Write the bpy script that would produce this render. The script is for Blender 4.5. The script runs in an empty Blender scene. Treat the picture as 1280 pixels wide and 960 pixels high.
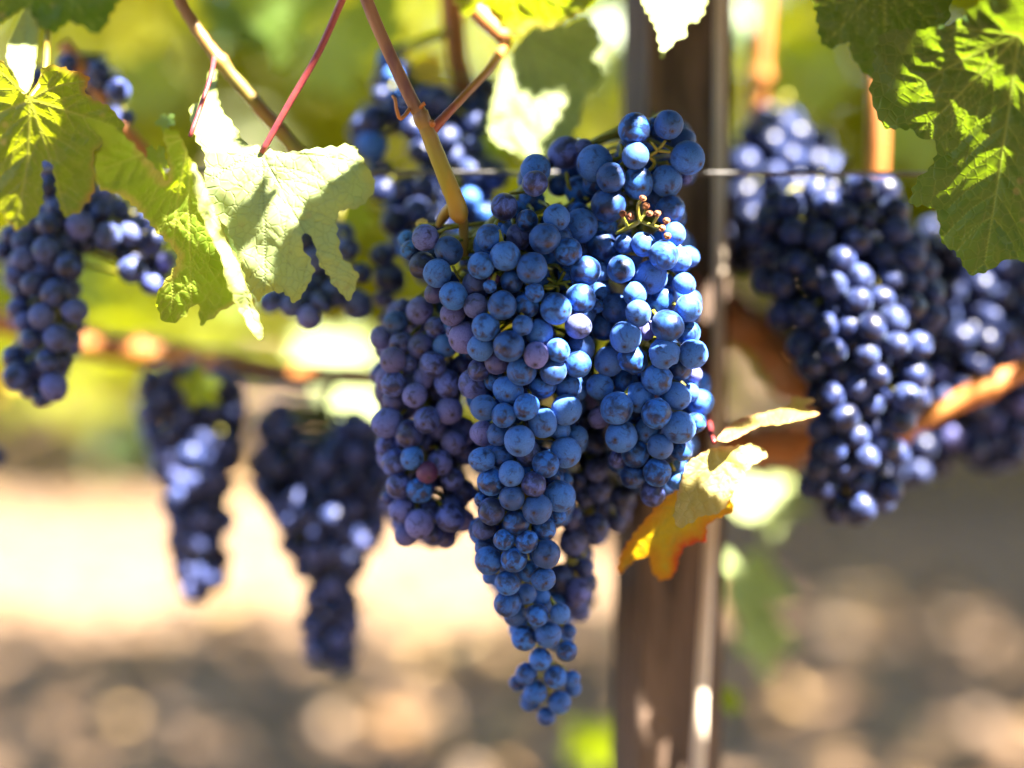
import bpy, bmesh, math, random
import numpy as np
from mathutils import Vector, Matrix, Quaternion
from mathutils.geometry import delaunay_2d_cdt
random.seed(7); RNG = np.random.default_rng(7)
S = bpy.context.scene

# ------------------------------------------------------------------ camera, sky, sun, exposure
CAM_H, FPX, HORIZON = 0.75, 2200.0, 200.0
PITCH = math.atan((480 - HORIZON) / FPX)
cam_d = bpy.data.cameras.new("camera"); cam = bpy.data.objects.new("camera", cam_d)
S.collection.objects.link(cam); S.camera = cam
cam.location = (0, 0, CAM_H); cam.rotation_euler = (math.pi/2 - PITCH, 0, 0)
cam_d.sensor_width = 36; cam_d.lens = FPX/1280*36
cam_d.clip_start = 0.02; cam_d.clip_end = 500
cam_d.dof.use_dof = True; cam_d.dof.focus_distance = 0.748; cam_d.dof.aperture_fstop = 1.62
SUN = Vector((0.42, -0.30, 0.86)).normalized()
EL, AZ = math.asin(SUN.z), math.atan2(SUN.x, SUN.y)
W = bpy.data.worlds.new("World"); S.world = W; W.use_nodes = True
nt = W.node_tree; sky = nt.nodes.new("ShaderNodeTexSky"); sky.sky_type = 'NISHITA'; sky.sun_disc = False
sky.sun_elevation = EL; sky.sun_rotation = AZ; sky.ozone_density = 5.0
nt.links.new(sky.outputs[0], nt.nodes["Background"].inputs[0]); nt.nodes["Background"].inputs[1].default_value = 0.05
sd = bpy.data.lights.new("sun", 'SUN'); sd.energy = 5.0; sd.angle = math.radians(0.5); sd.color = (1, 0.93, 0.82)
sun = bpy.data.objects.new("sun", sd); S.collection.objects.link(sun)
sun.rotation_euler = SUN.to_track_quat('Z', 'Y').to_euler()
S.view_settings.view_transform = 'Standard'; S.view_settings.look = 'None'
S.view_settings.gamma = 1; S.view_settings.use_curve_mapping = False
S.view_settings.exposure = 4.05
S.cycles.max_bounces = 8; S.cycles.diffuse_bounces = 4; S.cycles.transmission_bounces = 4

CP, SP = math.cos(PITCH), math.sin(PITCH)
FW, UP, RT = Vector((0, CP, -SP)), Vector((0, SP, CP)), Vector((1, 0, 0))
C0 = Vector((0, 0, CAM_H))
def P(px, py, D):
    px, py, D = float(px), float(py), float(D)
    return C0 + (FW + RT*((px-640)/FPX) + UP*((480-py)/FPX))*D
def proj(p):
    v = p - C0; d = v.dot(FW)
    if d < 1e-3: return (0, -9999, d)
    return (640 + v.dot(RT)/d*FPX, 480 - v.dot(UP)/d*FPX, d)

# ------------------------------------------------------------------ small helpers
def link(o, parent=None):
    S.collection.objects.link(o)
    if parent is not None: o.parent = parent
    return o
def tag(o, label, cat, group=None, kind=None):
    if label: o['label'] = label
    if cat: o['category'] = cat
    if group: o['group'] = group
    if kind: o['kind'] = kind
    return o
def empty(name, loc):
    o = bpy.data.objects.new(name, None); o.location = loc; o.empty_display_size = .02
    return link(o)
def mesh_obj(name, verts, faces, mat, parent=None, smooth=True, origin=None, attrs=None):
    me = bpy.data.meshes.new(name)
    org = Vector(origin) if origin is not None else Vector((0, 0, 0))
    V = np.asarray(verts, dtype=float).reshape(-1, 3) - np.array(org)
    me.from_pydata(V.tolist(), [], faces)
    if smooth: me.shade_smooth()
    for k, vals in (attrs or {}).items():
        vals = np.asarray(vals, dtype=np.float32)
        if vals.ndim == 2:
            a = me.attributes.new(k, 'FLOAT_VECTOR', 'POINT'); a.data.foreach_set('vector', vals.ravel())
        else:
            a = me.attributes.new(k, 'FLOAT', 'POINT'); a.data.foreach_set('value', vals)
    me.materials.append(mat); me.update()
    o = bpy.data.objects.new(name, me); link(o, parent)
    if parent is None: o.location = org
    else: o.location = org - parent.location
    return o
def spline(pts, n):
    """Catmull-Rom through pts (arrays of any width), n samples a span"""
    p = np.asarray(pts, float); q = np.vstack([2*p[0]-p[1], p, 2*p[-1]-p[-2]])
    out = []
    for i in range(1, len(q)-2):
        for k in range(n):
            t = k/n
            out.append(.5*((2*q[i]) + (-q[i-1]+q[i+1])*t + (2*q[i-1]-5*q[i]+4*q[i+1]-q[i+2])*t*t + (-q[i-1]+3*q[i]-3*q[i+1]+q[i+2])*t**3))
    out.append(p[-1]); return np.array(out)
def closed_spline(pts, n):
    p = np.asarray(pts, float); m = len(p); out = []
    for i in range(m):
        a, b, c, d = p[i-1], p[i], p[(i+1) % m], p[(i+2) % m]
        for k in range(n):
            t = k/n
            out.append(.5*((2*b) + (-a+c)*t + (2*a-5*b+4*c-d)*t*t + (-a+3*b-3*c+d)*t**3))
    return np.array(out)
class Tubes:
    def __init__(s): s.v, s.f = [], []
    def add(s, path, radii, seg=8, bump=0.0, rnd=random):
        path = [Vector(p) for p in path]; n = len(path)
        if isinstance(radii, (int, float)): radii = [radii]*n
        b0 = len(s.v); nrm = None
        for i in range(n):
            t = (path[min(i+1, n-1)] - path[max(i-1, 0)]).normalized()
            if nrm is None: nrm = t.orthogonal().normalized()
            nrm = (nrm - t*nrm.dot(t)).normalized(); bn = t.cross(nrm)
            for k in range(seg):
                a = 2*math.pi*k/seg; r = radii[i]*(1 + (rnd.uniform(-bump, bump) if bump else 0))
                s.v.append(path[i] + (nrm*math.cos(a) + bn*math.sin(a))*float(r))
        for i in range(n-1):
            for k in range(seg):
                a = b0+i*seg+k; b = b0+i*seg+(k+1) % seg
                s.f.append((a, b, b+seg, a+seg))
        s.f.append(tuple(b0+k for k in reversed(range(seg)))); s.f.append(tuple(b0+(n-1)*seg+k for k in range(seg)))
    def build(s, name, mat, parent=None, origin=None):
        return mesh_obj(name, [tuple(v) for v in s.v], s.f, mat, parent, True, origin)
def pxpath(pts, n=6):
    """[(px,py,D,radius_px)] -> smooth world path and radii"""
    q = spline(pts, n)
    return [P(a, b, d) for a, b, d, r in q], [r*d/FPX for a, b, d, r in q]

# ------------------------------------------------------------------ materials
def new_mat(name):
    m = bpy.data.materials.new(name); m.use_nodes = True
    n = m.node_tree.nodes; n.clear()
    return m, n, m.node_tree.links
def N(n, t, **kw):
    x = n.new(t)
    for k, v in kw.items():
        if k.startswith('i_'):
            x.inputs[k[2:].replace('_', ' ')].default_value = v
        else: setattr(x, k, v)
    return x
def mixc(n, L, fac, a, b, mode='MIX'):
    x = n.new('ShaderNodeMix'); x.data_type = 'RGBA'; x.blend_type = mode
    for s, v in ((0, fac), (6, a), (7, b)):
        if hasattr(v, 'is_output'): L.new(v, x.inputs[s])
        else: x.inputs[s].default_value = v if s == 0 else (*v, 1)
    return x.outputs[2]
def ramp(n, L, src, pts):
    r = n.new('ShaderNodeMapRange'); r.inputs[1].default_value, r.inputs[2].default_value = pts[0], pts[1]
    r.inputs[3].default_value, r.inputs[4].default_value = pts[2], pts[3]
    r.interpolation_type = 'SMOOTHSTEP'
    L.new(src, r.inputs[0]); return r.outputs[0]
def math_(n, L, op, a, b=None):
    x = n.new('ShaderNodeMath'); x.operation = op
    for i, v in enumerate((a, b)):
        if v is None: continue
        if hasattr(v, 'is_output'): L.new(v, x.inputs[i])
        else: x.inputs[i].default_value = v
    return x.outputs[0]

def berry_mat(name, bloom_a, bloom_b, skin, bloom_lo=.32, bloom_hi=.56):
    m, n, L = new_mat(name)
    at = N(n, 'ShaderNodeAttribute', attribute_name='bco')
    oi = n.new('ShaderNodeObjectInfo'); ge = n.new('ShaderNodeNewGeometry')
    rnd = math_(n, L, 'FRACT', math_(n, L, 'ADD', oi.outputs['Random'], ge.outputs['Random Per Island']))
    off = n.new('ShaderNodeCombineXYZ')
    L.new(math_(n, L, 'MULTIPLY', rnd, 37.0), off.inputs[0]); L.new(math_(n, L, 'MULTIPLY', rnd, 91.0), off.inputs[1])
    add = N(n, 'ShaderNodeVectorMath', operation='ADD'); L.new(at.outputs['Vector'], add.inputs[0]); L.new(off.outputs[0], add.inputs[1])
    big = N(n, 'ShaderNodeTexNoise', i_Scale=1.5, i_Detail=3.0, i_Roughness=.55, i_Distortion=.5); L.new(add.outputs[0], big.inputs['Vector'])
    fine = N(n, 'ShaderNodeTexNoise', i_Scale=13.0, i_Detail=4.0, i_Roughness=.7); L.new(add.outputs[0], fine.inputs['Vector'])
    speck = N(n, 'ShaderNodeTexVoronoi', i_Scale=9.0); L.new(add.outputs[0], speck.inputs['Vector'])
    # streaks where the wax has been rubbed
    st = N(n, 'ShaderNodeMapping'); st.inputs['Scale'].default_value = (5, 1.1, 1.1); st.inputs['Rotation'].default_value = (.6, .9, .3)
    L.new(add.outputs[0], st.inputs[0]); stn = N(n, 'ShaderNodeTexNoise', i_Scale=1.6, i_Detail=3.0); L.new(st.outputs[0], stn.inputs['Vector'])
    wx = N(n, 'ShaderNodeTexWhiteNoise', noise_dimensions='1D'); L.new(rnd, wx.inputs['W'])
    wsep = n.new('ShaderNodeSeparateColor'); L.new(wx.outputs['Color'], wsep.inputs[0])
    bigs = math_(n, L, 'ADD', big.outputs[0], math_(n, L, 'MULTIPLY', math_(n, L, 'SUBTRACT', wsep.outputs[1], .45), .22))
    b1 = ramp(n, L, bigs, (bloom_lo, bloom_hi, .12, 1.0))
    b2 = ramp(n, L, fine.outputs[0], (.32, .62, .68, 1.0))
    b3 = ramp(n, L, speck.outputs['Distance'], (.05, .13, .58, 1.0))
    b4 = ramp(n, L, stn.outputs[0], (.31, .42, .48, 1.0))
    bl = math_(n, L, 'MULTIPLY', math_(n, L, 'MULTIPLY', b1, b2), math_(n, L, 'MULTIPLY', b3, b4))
    # per-berry amount of wax
    bl = math_(n, L, 'MULTIPLY', bl, ramp(n, L, wx.outputs['Value'], (0, .6, .40, 1.0)))
    # stylar scar at the outer pole (local -Z)
    sx = N(n, 'ShaderNodeSeparateXYZ'); L.new(at.outputs['Vector'], sx.inputs[0])
    scar = ramp(n, L, sx.outputs['Z'], (-.994, -.975, 1.0, 0.0))
    bl = math_(n, L, 'MULTIPLY', bl, ramp(n, L, sx.outputs['Z'], (-.99, -.94, .5, 1.0)))
    wc = mixc(n, L, ramp(n, L, wx.outputs['Color'], (.15, .9, 0, 1)), bloom_a, bloom_b)
    col = mixc(n, L, bl, skin, wc)
    col = mixc(n, L, scar, col, (.012, .008, .010))
    bs = N(n, 'ShaderNodeBsdfPrincipled'); L.new(col, bs.inputs['Base Color'])
    L.new(ramp(n, L, bl, (0, .8, .36, .72)), bs.inputs['Roughness'])
    bs.inputs['Sheen Weight'].default_value = .14; bs.inputs['Sheen Roughness'].default_value = .45
    bs.inputs['Sheen Tint'].default_value = (.5, .65, 1, 1)
    bs.inputs['Specular IOR Level'].default_value = .38
    bp = N(n, 'ShaderNodeBump', i_Strength=.12, i_Distance=.0006); L.new(fine.outputs[0], bp.inputs['Height']); L.new(bp.outputs[0], bs.inputs['Normal'])
    o = n.new('ShaderNodeOutputMaterial'); L.new(bs.outputs[0], o.inputs[0])
    return m
M_BERRY = berry_mat('berry_blue', (.018, .138, .56), (.042, .138, .46), (.003, .004, .028))
M_MAUVE = berry_mat('berry_mauve', (.075, .12, .45), (.13, .13, .38), (.009, .006, .030))
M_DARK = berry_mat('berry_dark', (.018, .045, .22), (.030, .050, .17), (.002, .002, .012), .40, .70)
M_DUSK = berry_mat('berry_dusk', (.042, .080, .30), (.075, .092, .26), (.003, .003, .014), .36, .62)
M_PURPLE = berry_mat('berry_purple', (.14, .05, .20), (.17, .05, .13), (.03, .005, .035))

def leaf_mat(name, base, base2, trans, vein, edge=None, edge2=None, transmit=.45, spots=.3, gloss=.45, spot_col=(.30, .22, .08), edge_w=(0.0, .5)):
    """base/base2 mottle, trans light seen through the blade, vein colour, edge colours running in from the margin"""
    m, n, L = new_mat(name)
    at_v = N(n, 'ShaderNodeAttribute', attribute_name='vein'); at_e = N(n, 'ShaderNodeAttribute', attribute_name='edge')
    at_c = N(n, 'ShaderNodeAttribute', attribute_name='lco')
    oi = n.new('ShaderNodeObjectInfo')
    of = N(n, 'ShaderNodeVectorMath', operation='ADD'); L.new(at_c.outputs['Vector'], of.inputs[0]); L.new(oi.outputs['Random'], of.inputs[1])
    n1 = N(n, 'ShaderNodeTexNoise', i_Scale=22.0, i_Detail=4.0); L.new(of.outputs[0], n1.inputs['Vector'])
    n2 = N(n, 'ShaderNodeTexNoise', i_Scale=160.0, i_Detail=3.0); L.new(of.outputs[0], n2.inputs['Vector'])
    vo = N(n, 'ShaderNodeTexVoronoi', i_Scale=230.0, feature='DISTANCE_TO_EDGE'); L.new(of.outputs[0], vo.inputs['Vector'])
    net = ramp(n, L, vo.outputs['Distance'], (.0, .12, 1.0, .0))
    mott = ramp(n, L, n1.outputs[0], (.38, .64, 0, 1))
    c = mixc(n, L, mott, base, base2); t = mixc(n, L, mott, trans, tuple(.8*x for x in trans))
    c = mixc(n, L, math_(n, L, 'MULTIPLY', net, .22), c, vein); t = mixc(n, L, math_(n, L, 'MULTIPLY', net, .25), t, tuple(.55*x for x in trans))
    if edge:
        e = math_(n, L, 'ADD', at_e.outputs['Fac'], math_(n, L, 'MULTIPLY', math_(n, L, 'SUBTRACT', n1.outputs[0], .5), 1.7))
        f = ramp(n, L, e, (edge_w[0], edge_w[1], 1, 0))
        c = mixc(n, L, f, c, edge); t = mixc(n, L, f, t, edge)
        if edge2:
            f2 = ramp(n, L, e, (-.30, .05, 1, 0)); c = mixc(n, L, f2, c, edge2); t = mixc(n, L, f2, t, edge2)
    sp = N(n, 'ShaderNodeTexVoronoi', i_Scale=95.0); L.new(of.outputs[0], sp.inputs['Vector'])
    sr = ramp(n, L, sp.outputs['Distance'], (.08, .22, 1, 0))
    sm = math_(n, L, 'MULTIPLY', math_(n, L, 'MULTIPLY', sr, ramp(n, L, n1.outputs[0], (.45, .6, 0, 1))), spots)
    c = mixc(n, L, sm, c, spot_col); t = mixc(n, L, sm, t, spot_col)
    c = mixc(n, L, math_(n, L, 'MULTIPLY', at_v.outputs['Fac'], .8), c, vein)
    t = mixc(n, L, math_(n, L, 'MULTIPLY', at_v.outputs['Fac'], .6), t, vein)
    bs = N(n, 'ShaderNodeBsdfPrincipled', i_Roughness=gloss); L.new(c, bs.inputs['Base Color'])
    bs.inputs['Specular IOR Level'].default_value = .4
    h = math_(n, L, 'ADD', math_(n, L, 'MULTIPLY', at_v.outputs['Fac'], 1.4), math_(n, L, 'ADD', math_(n, L, 'MULTIPLY', net, .5), math_(n, L, 'MULTIPLY', n2.outputs[0], .7)))
    bp = N(n, 'ShaderNodeBump', i_Strength=.55, i_Distance=.0006); L.new(h, bp.inputs['Height']); L.new(bp.outputs[0], bs.inputs['Normal'])
    tr = n.new('ShaderNodeBsdfTranslucent'); L.new(t, tr.inputs[0]); L.new(bp.outputs[0], tr.inputs[1])
    mx = N(n, 'ShaderNodeMixShader'); mx.inputs[0].default_value = transmit; L.new(bs.outputs[0], mx.inputs[1]); L.new(tr.outputs[0], mx.inputs[2])
    o = n.new('ShaderNodeOutputMaterial'); L.new(mx.outputs[0], o.inputs[0])
    return m
LM = {
 'dark':  leaf_mat('leaf_dark', (.028, .065, .012), (.045, .09, .016), (.22, .34, .006), (.24, .30, .05), transmit=.33, spots=.5, gloss=.42),
 'olive': leaf_mat('leaf_olive', (.055, .095, .009), (.09, .13, .012), (.50, .56, .008), (.33, .33, .07), edge=(.30, .19, .03), edge2=(.35, .12, .02), edge_w=(-.1, .25), transmit=.36, spots=.75, spot_col=(.36, .30, .07)),
 'yellowgreen': leaf_mat('leaf_yellow_green', (.09, .15, .010), (.145, .19, .013), (.50, .62, .008), (.36, .40, .06), transmit=.38, spots=.6, edge=(.36, .33, .05), edge_w=(-.1, .12), spot_col=(.4, .36, .1)),
 'pale':  leaf_mat('leaf_pale_underside', (.27, .34, .13), (.33, .39, .15), (.38, .48, .06), (.20, .24, .09), transmit=.42, spots=.3, gloss=.6, edge=(.33, .36, .08), edge_w=(-.1, .2)),
 'mid':   leaf_mat('leaf_mid_green', (.06, .13, .02), (.10, .17, .03), (.50, .60, .04), (.25, .30, .09), transmit=.45, spots=.3),
 'cream': leaf_mat('leaf_cream_yellow', (.26, .23, .045), (.33, .25, .06), (.60, .46, .06), (.33, .28, .07), edge=(.40, .22, .09), edge2=(.36, .10, .05), edge_w=(-.1, .25), transmit=.4, spots=.3, gloss=.55),
 'autumn': leaf_mat('leaf_autumn', (.38, .31, .012), (.44, .30, .008), (.75, .50, .004), (.30, .30, .03), edge=(.48, .16, .006), edge2=(.45, .022, .008), edge_w=(-.25, .55), transmit=.42, spots=.2),
 'gold': leaf_mat('leaf_gold', (.45, .33, .03), (.52, .38, .03), (.85, .60, .03), (.45, .35, .1), transmit=.5),
}
def simple_mat(name, c1, c2, scale=40, rough=.6, bump=.4, stretch=(1, 1, 1), dist=.001, c3=None):
    m, n, L = new_mat(name)
    tc = n.new('ShaderNodeTexCoord'); mp = n.new('ShaderNodeMapping'); mp.inputs['Scale'].default_value = stretch
    L.new(tc.outputs['Object'], mp.inputs[0])
    a = N(n, 'ShaderNodeTexNoise', i_Scale=float(scale), i_Detail=5.0, i_Roughness=.65); L.new(mp.outputs[0], a.inputs['Vector'])
    col = mixc(n, L, ramp(n, L, a.outputs[0], (.35, .65, 0, 1)), c1, c2)
    if c3:
        b = N(n, 'ShaderNodeTexNoise', i_Scale=float(scale)*.23, i_Detail=3.0); L.new(mp.outputs[0], b.inputs['Vector'])
        col = mixc(n, L, ramp(n, L, b.outputs[0], (.48, .62, 0, 1)), col, c3)
    bs = N(n, 'ShaderNodeBsdfPrincipled', i_Roughness=rough); L.new(col, bs.inputs['Base Color'])
    bp = N(n, 'ShaderNodeBump', i_Strength=bump, i_Distance=dist); L.new(a.outputs[0], bp.inputs['Height']); L.new(bp.outputs[0], bs.inputs['Normal'])
    o = n.new('ShaderNodeOutputMaterial'); L.new(bs.outputs[0], o.inputs[0])
    return m
M_STEM = simple_mat('stem_yellow_green', (.18, .19, .012), (.26, .21, .02), 220, .5, .3)
M_PEDUNCLE = simple_mat('peduncle_yellow', (.30, .19, .010), (.36, .23, .015), 160, .45, .3, c3=(.26, .21, .02))
M_PURPLE_STEM = simple_mat('stem_purple_brown', (.14, .055, .050), (.21, .085, .055), 180, .45, .3, c3=(.24, .13, .045))
def stalk_mat():
    m, n, L = new_mat('stalk_purple_to_yellow')
    tc = n.new('ShaderNodeTexCoord'); sx = n.new('ShaderNodeSeparateXYZ'); L.new(tc.outputs['Object'], sx.inputs[0])
    a = N(n, 'ShaderNodeTexNoise', i_Scale=120.0, i_Detail=4.0); mp = n.new('ShaderNodeMapping'); mp.inputs['Scale'].default_value = (1, 1, .2); L.new(tc.outputs['Object'], mp.inputs[0]); L.new(mp.outputs[0], a.inputs['Vector'])
    z = math_(n, L, 'ADD', sx.outputs['Z'], math_(n, L, 'MULTIPLY', math_(n, L, 'SUBTRACT', a.outputs[0], .5), .03))
    y = mixc(n, L, ramp(n, L, a.outputs[0], (.35, .65, 0, 1)), (.34, .20, .008), (.26, .20, .012))
    p = mixc(n, L, ramp(n, L, a.outputs[0], (.40, .60, 0, 1)), (.13, .050, .048), (.24, .115, .06))
    c = mixc(n, L, ramp(n, L, z, (.040, .066, 0, 1)), y, p)
    c = mixc(n, L, ramp(n, L, z, (.008, .022, .6, 0)), c, (.24, .12, .03))
    bs = N(n, 'ShaderNodeBsdfPrincipled', i_Roughness=.45); L.new(c, bs.inputs['Base Color'])
    bp = N(n, 'ShaderNodeBump', i_Strength=.4, i_Distance=.001); L.new(a.outputs[0], bp.inputs['Height']); L.new(bp.outputs[0], bs.inputs['Normal'])
    o = n.new('ShaderNodeOutputMaterial'); L.new(bs.outputs[0], o.inputs[0]); return m
M_STALK = stalk_mat()
M_REDSTEM = simple_mat('petiole_red', (.20, .022, .035), (.26, .045, .035), 160, .45, .3)
M_ORANGESTEM = simple_mat('stem_orange', (.32, .10, .02), (.37, .14, .03), 160, .5, .3, c3=(.30, .06, .035))
M_GREENCANE = simple_mat('cane_olive_brown', (.19, .105, .02), (.15, .13, .022), 60, .5, .4, c3=(.21, .075, .018))
M_CANE = simple_mat('cane_orange_brown', (.32, .105, .018), (.42, .16, .03), 70, .6, .6, (1, 1, .3))
M_OLDWOOD = simple_mat('old_vine_wood', (.34, .13, .032), (.50, .22, .07), 45, .8, 1.0, (1, 1, .5), .004)
M_TRUNK = simple_mat('vine_trunk_bark', (.10, .065, .04), (.19, .13, .085), 40, .9, 1.0, (1, 1, .25), .006)
M_PEDTIP = simple_mat('bare_pedicel_tip', (.17, .045, .018), (.26, .10, .035), 300, .6, .3)
M_POST = simple_mat('weathered_post_wood', (.042, .024, .014), (.15, .092, .058), 75, .85, 1.0, (1, 1, .035), .003, c3=(.06, .045, .035))
M_STAKE = simple_mat('bleached_stake_wood', (.46, .36, .27), (.58, .47, .36), 50, .7, .5, (1, 1, .08))
M_WIRE = simple_mat('galvanised_wire', (.10, .095, .09), (.19, .18, .17), 200, .4, .2)
for nd in M_WIRE.node_tree.nodes:
    if nd.type == 'BSDF_PRINCIPLED': nd.inputs['Metallic'].default_value = .8

# ------------------------------------------------------------------ ground, pebbles, hills
def ground_mat():
    m, n, L = new_mat('dry_soil')
    tc = n.new('ShaderNodeTexCoord')
    a = N(n, 'ShaderNodeTexNoise', i_Scale=1.3, i_Detail=5.0); L.new(tc.outputs['Object'], a.inputs['Vector'])
    b = N(n, 'ShaderNodeTexNoise', i_Scale=22.0, i_Detail=6.0, i_Roughness=.7); L.new(tc.outputs['Object'], b.inputs['Vector'])
    c = mixc(n, L, ramp(n, L, a.outputs[0], (.35, .65, 0, 1)), (.105, .058, .026), (.18, .108, .055))
    c = mixc(n, L, ramp(n, L, b.outputs[0], (.40, .62, .55, 0)), c, (.046, .023, .009))
    bs = N(n, 'ShaderNodeBsdfPrincipled', i_Roughness=.95); L.new(c, bs.inputs['Base Color'])
    bp = N(n, 'ShaderNodeBump', i_Strength=.7, i_Distance=.02); L.new(b.outputs[0], bp.inputs['Height']); L.new(bp.outputs[0], bs.inputs['Normal'])
    o = n.new('ShaderNodeOutputMaterial'); L.new(bs.outputs[0], o.inputs[0]); return m
M_SOIL = ground_mat()
def make_ground():
    xs = np.concatenate([[-200, -60, -20, -8], np.linspace(-4, 4, 81), [8, 20, 60, 200]])
    ys = np.concatenate([[-200, -60, -20, -6], np.linspace(-2, 8, 101), [14, 30, 80, 220]])
    vs, fs = [], []
    for y in ys:
        for x in xs:
            z = 0.0
            if -4 < x < 4 and -2 < y < 8:
                z = .012*math.sin(7.1*x+2*math.sin(3*y)) * math.sin(6.3*y+1.7) + .008*math.sin(17*x+y*5) * math.sin(15*y-x*4)
            vs.append((x, y, z))
    nx = len(xs)
    for j in range(len(ys)-1):
        for i in range(nx-1):
            a = j*nx+i; fs.append((a, a+1, a+nx+1, a+nx))
    o = mesh_obj('ground', vs, fs, M_SOIL); o['kind'] = 'structure'
make_ground()
def make_pebbles():
    bm = bmesh.new(); r0 = random.Random(3)
    for _ in range(1300):
        y = r0.uniform(1.7, 5.5); x = r0.uniform(-.36, .36)*y
        r = r0.uniform(.006, .022)*(1.5 if r0.random() < .1 else 1)
        mt = Matrix.Translation((x, y, r*.35)) @ Matrix.Rotation(r0.uniform(0, 6.3), 4, 'Z') @ Matrix.Diagonal((r*r0.uniform(.8, 1.5), r*r0.uniform(.7, 1.2), r*r0.uniform(.5, .8), 1))
        bmesh.ops.create_icosphere(bm, subdivisions=1, radius=1, matrix=mt)
    for v in bm.verts: v.co += Vector((r0.uniform(-1, 1), r0.uniform(-1, 1), r0.uniform(-1, 1)))*.003
    me = bpy.data.meshes.new('pebbles'); bm.to_mesh(me); bm.free()
    me.materials.append(simple_mat('clod_stone', (.085, .056, .034), (.16, .11, .07), 30, .9, .4))
    o = link(bpy.data.objects.new('pebbles', me)); tag(o, 'scattered clods and small stones on the dry tan soil', 'pebbles', kind='stuff')
make_pebbles()
def make_hills():
    vs, fs = [], []; n = 60
    for i in range(n+1):
        a = -1.3 + 2.6*i/n; x, y = 150*math.sin(a), 150*math.cos(a)
        h = 10+5*math.sin(i*.31)+3*math.sin(i*.77+1)
        vs += [(x, y, -1), (x*1.12, y*1.12, h), (x*1.3, y*1.3, -1)]
    for i in range(n):
        for k in range(2):
            a = i*3+k; fs.append((a, a+3, a+4, a+1))
    o = mesh_obj('hills', vs, fs, simple_mat('hill_scrub', (.07, .09, .035), (.16, .15, .07), .2, .95, .2)); o['kind'] = 'structure'
make_hills()

# ------------------------------------------------------------------ generic small leaf (foliage masses, blurred leaves)
def leaf_template(k=0):
    r0 = random.Random(100+k); n = 40; vs = [(0, 0, 0)]; 
    lobes = [(-90, 1.0), (-30, .92), (-150, .92), (35, .72), (145, .72)]
    for i in range(n):
        a = -270 + 360*(i+.5)/n
        d = 0.0
        for la, lr in lobes:
            da = abs((a-la+180) % 360-180)
            d = max(d, lr*(1-.42*min(1, da/30.0)**1.3))
        if abs((a-90+180) % 360-180) < 22: d = .30
        d *= 1+.07*(-1)**i + r0.uniform(-.03, .03)
        x, y = d*math.cos(math.radians(a)), d*math.sin(math.radians(a))
        vs.append((x, y, .16*abs(x)-.22*y*y+.06*math.sin(5*x+3*y+k)))
    f = [(0, 1+i, 1+(i+1) % n) for i in range(n)]
    v = np.array(vs); v[:, 2] -= 0
    return v, f
TPL = [leaf_template(k) for k in range(4)]
def rand_rot(r0, nrm, spread):
    d = (Vector(nrm).normalized() + Vector((r0.gauss(0, spread), r0.gauss(0, spread), r0.gauss(0, spread)))).normalized()
    q = d.to_track_quat('Z', 'Y') @ Quaternion((0, 0, 1), r0.uniform(-.9, .9)+math.pi)
    return np.array(q.to_matrix())
class Foliage:
    def __init__(s): s.v, s.f, s.l, s.nv = [], [], [], 0
    def add(s, c, size, R, k=0):
        v, f = TPL[k % 4]; w = (v*size) @ R.T + np.array(c)
        s.v.append(w); s.l.append(v*size+random.random()*3); s.f += [tuple(i+s.nv for i in t) for t in f]; s.nv += len(v)
    def build(s, name, mat, parent=None):
        V = np.vstack(s.v); E = np.tile(np.array([1.]+[0.]*40), len(s.v))
        return mesh_obj(name, V, s.f, mat, parent, True, None if parent is None else parent.location, {'lco': np.vstack(s.l), 'edge': E, 'vein': np.zeros(len(V))})
def fol_mat(name, cols, trans, transmit=.45):
    m, n, L = new_mat(name); ge = n.new('ShaderNodeNewGeometry')
    wn = N(n, 'ShaderNodeTexWhiteNoise', noise_dimensions='1D'); L.new(ge.outputs['Random Per Island'], wn.inputs['W'])
    c = mixc(n, L, ramp(n, L, ge.outputs['Random Per Island'], (.1, .9, 0, 1)), cols[0], cols[1])
    c = mixc(n, L, ramp(n, L, wn.outputs['Value'], (.86, .92, 0, 1)), c, cols[2])
    t = mixc(n, L, ge.outputs['Random Per Island'], trans, tuple(x*.75 for x in trans))
    bs = N(n, 'ShaderNodeBsdfPrincipled', i_Roughness=.5); L.new(c, bs.inputs['Base Color']); bs.inputs['Specular IOR Level'].default_value = .10
    tr = n.new('ShaderNodeBsdfTranslucent'); L.new(t, tr.inputs[0])
    mx = N(n, 'ShaderNodeMixShader'); mx.inputs[0].default_value = transmit; L.new(bs.outputs[0], mx.inputs[1]); L.new(tr.outputs[0], mx.inputs[2])
    o = n.new('ShaderNodeOutputMaterial'); L.new(mx.outputs[0], o.inputs[0]); return m
M_FOL = fol_mat('row_foliage', ((.06, .085, .002), (.14, .15, .003), (.22, .16, .006)), (.62, .62, .002))
M_SHADE_FOL = fol_mat('added_shade_foliage', ((.04, .09, .018), (.07, .12, .02), (.12, .14, .03)), (.20, .26, .015), .25)  # for the unseen canopy, tree and row added to shape the light

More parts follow.
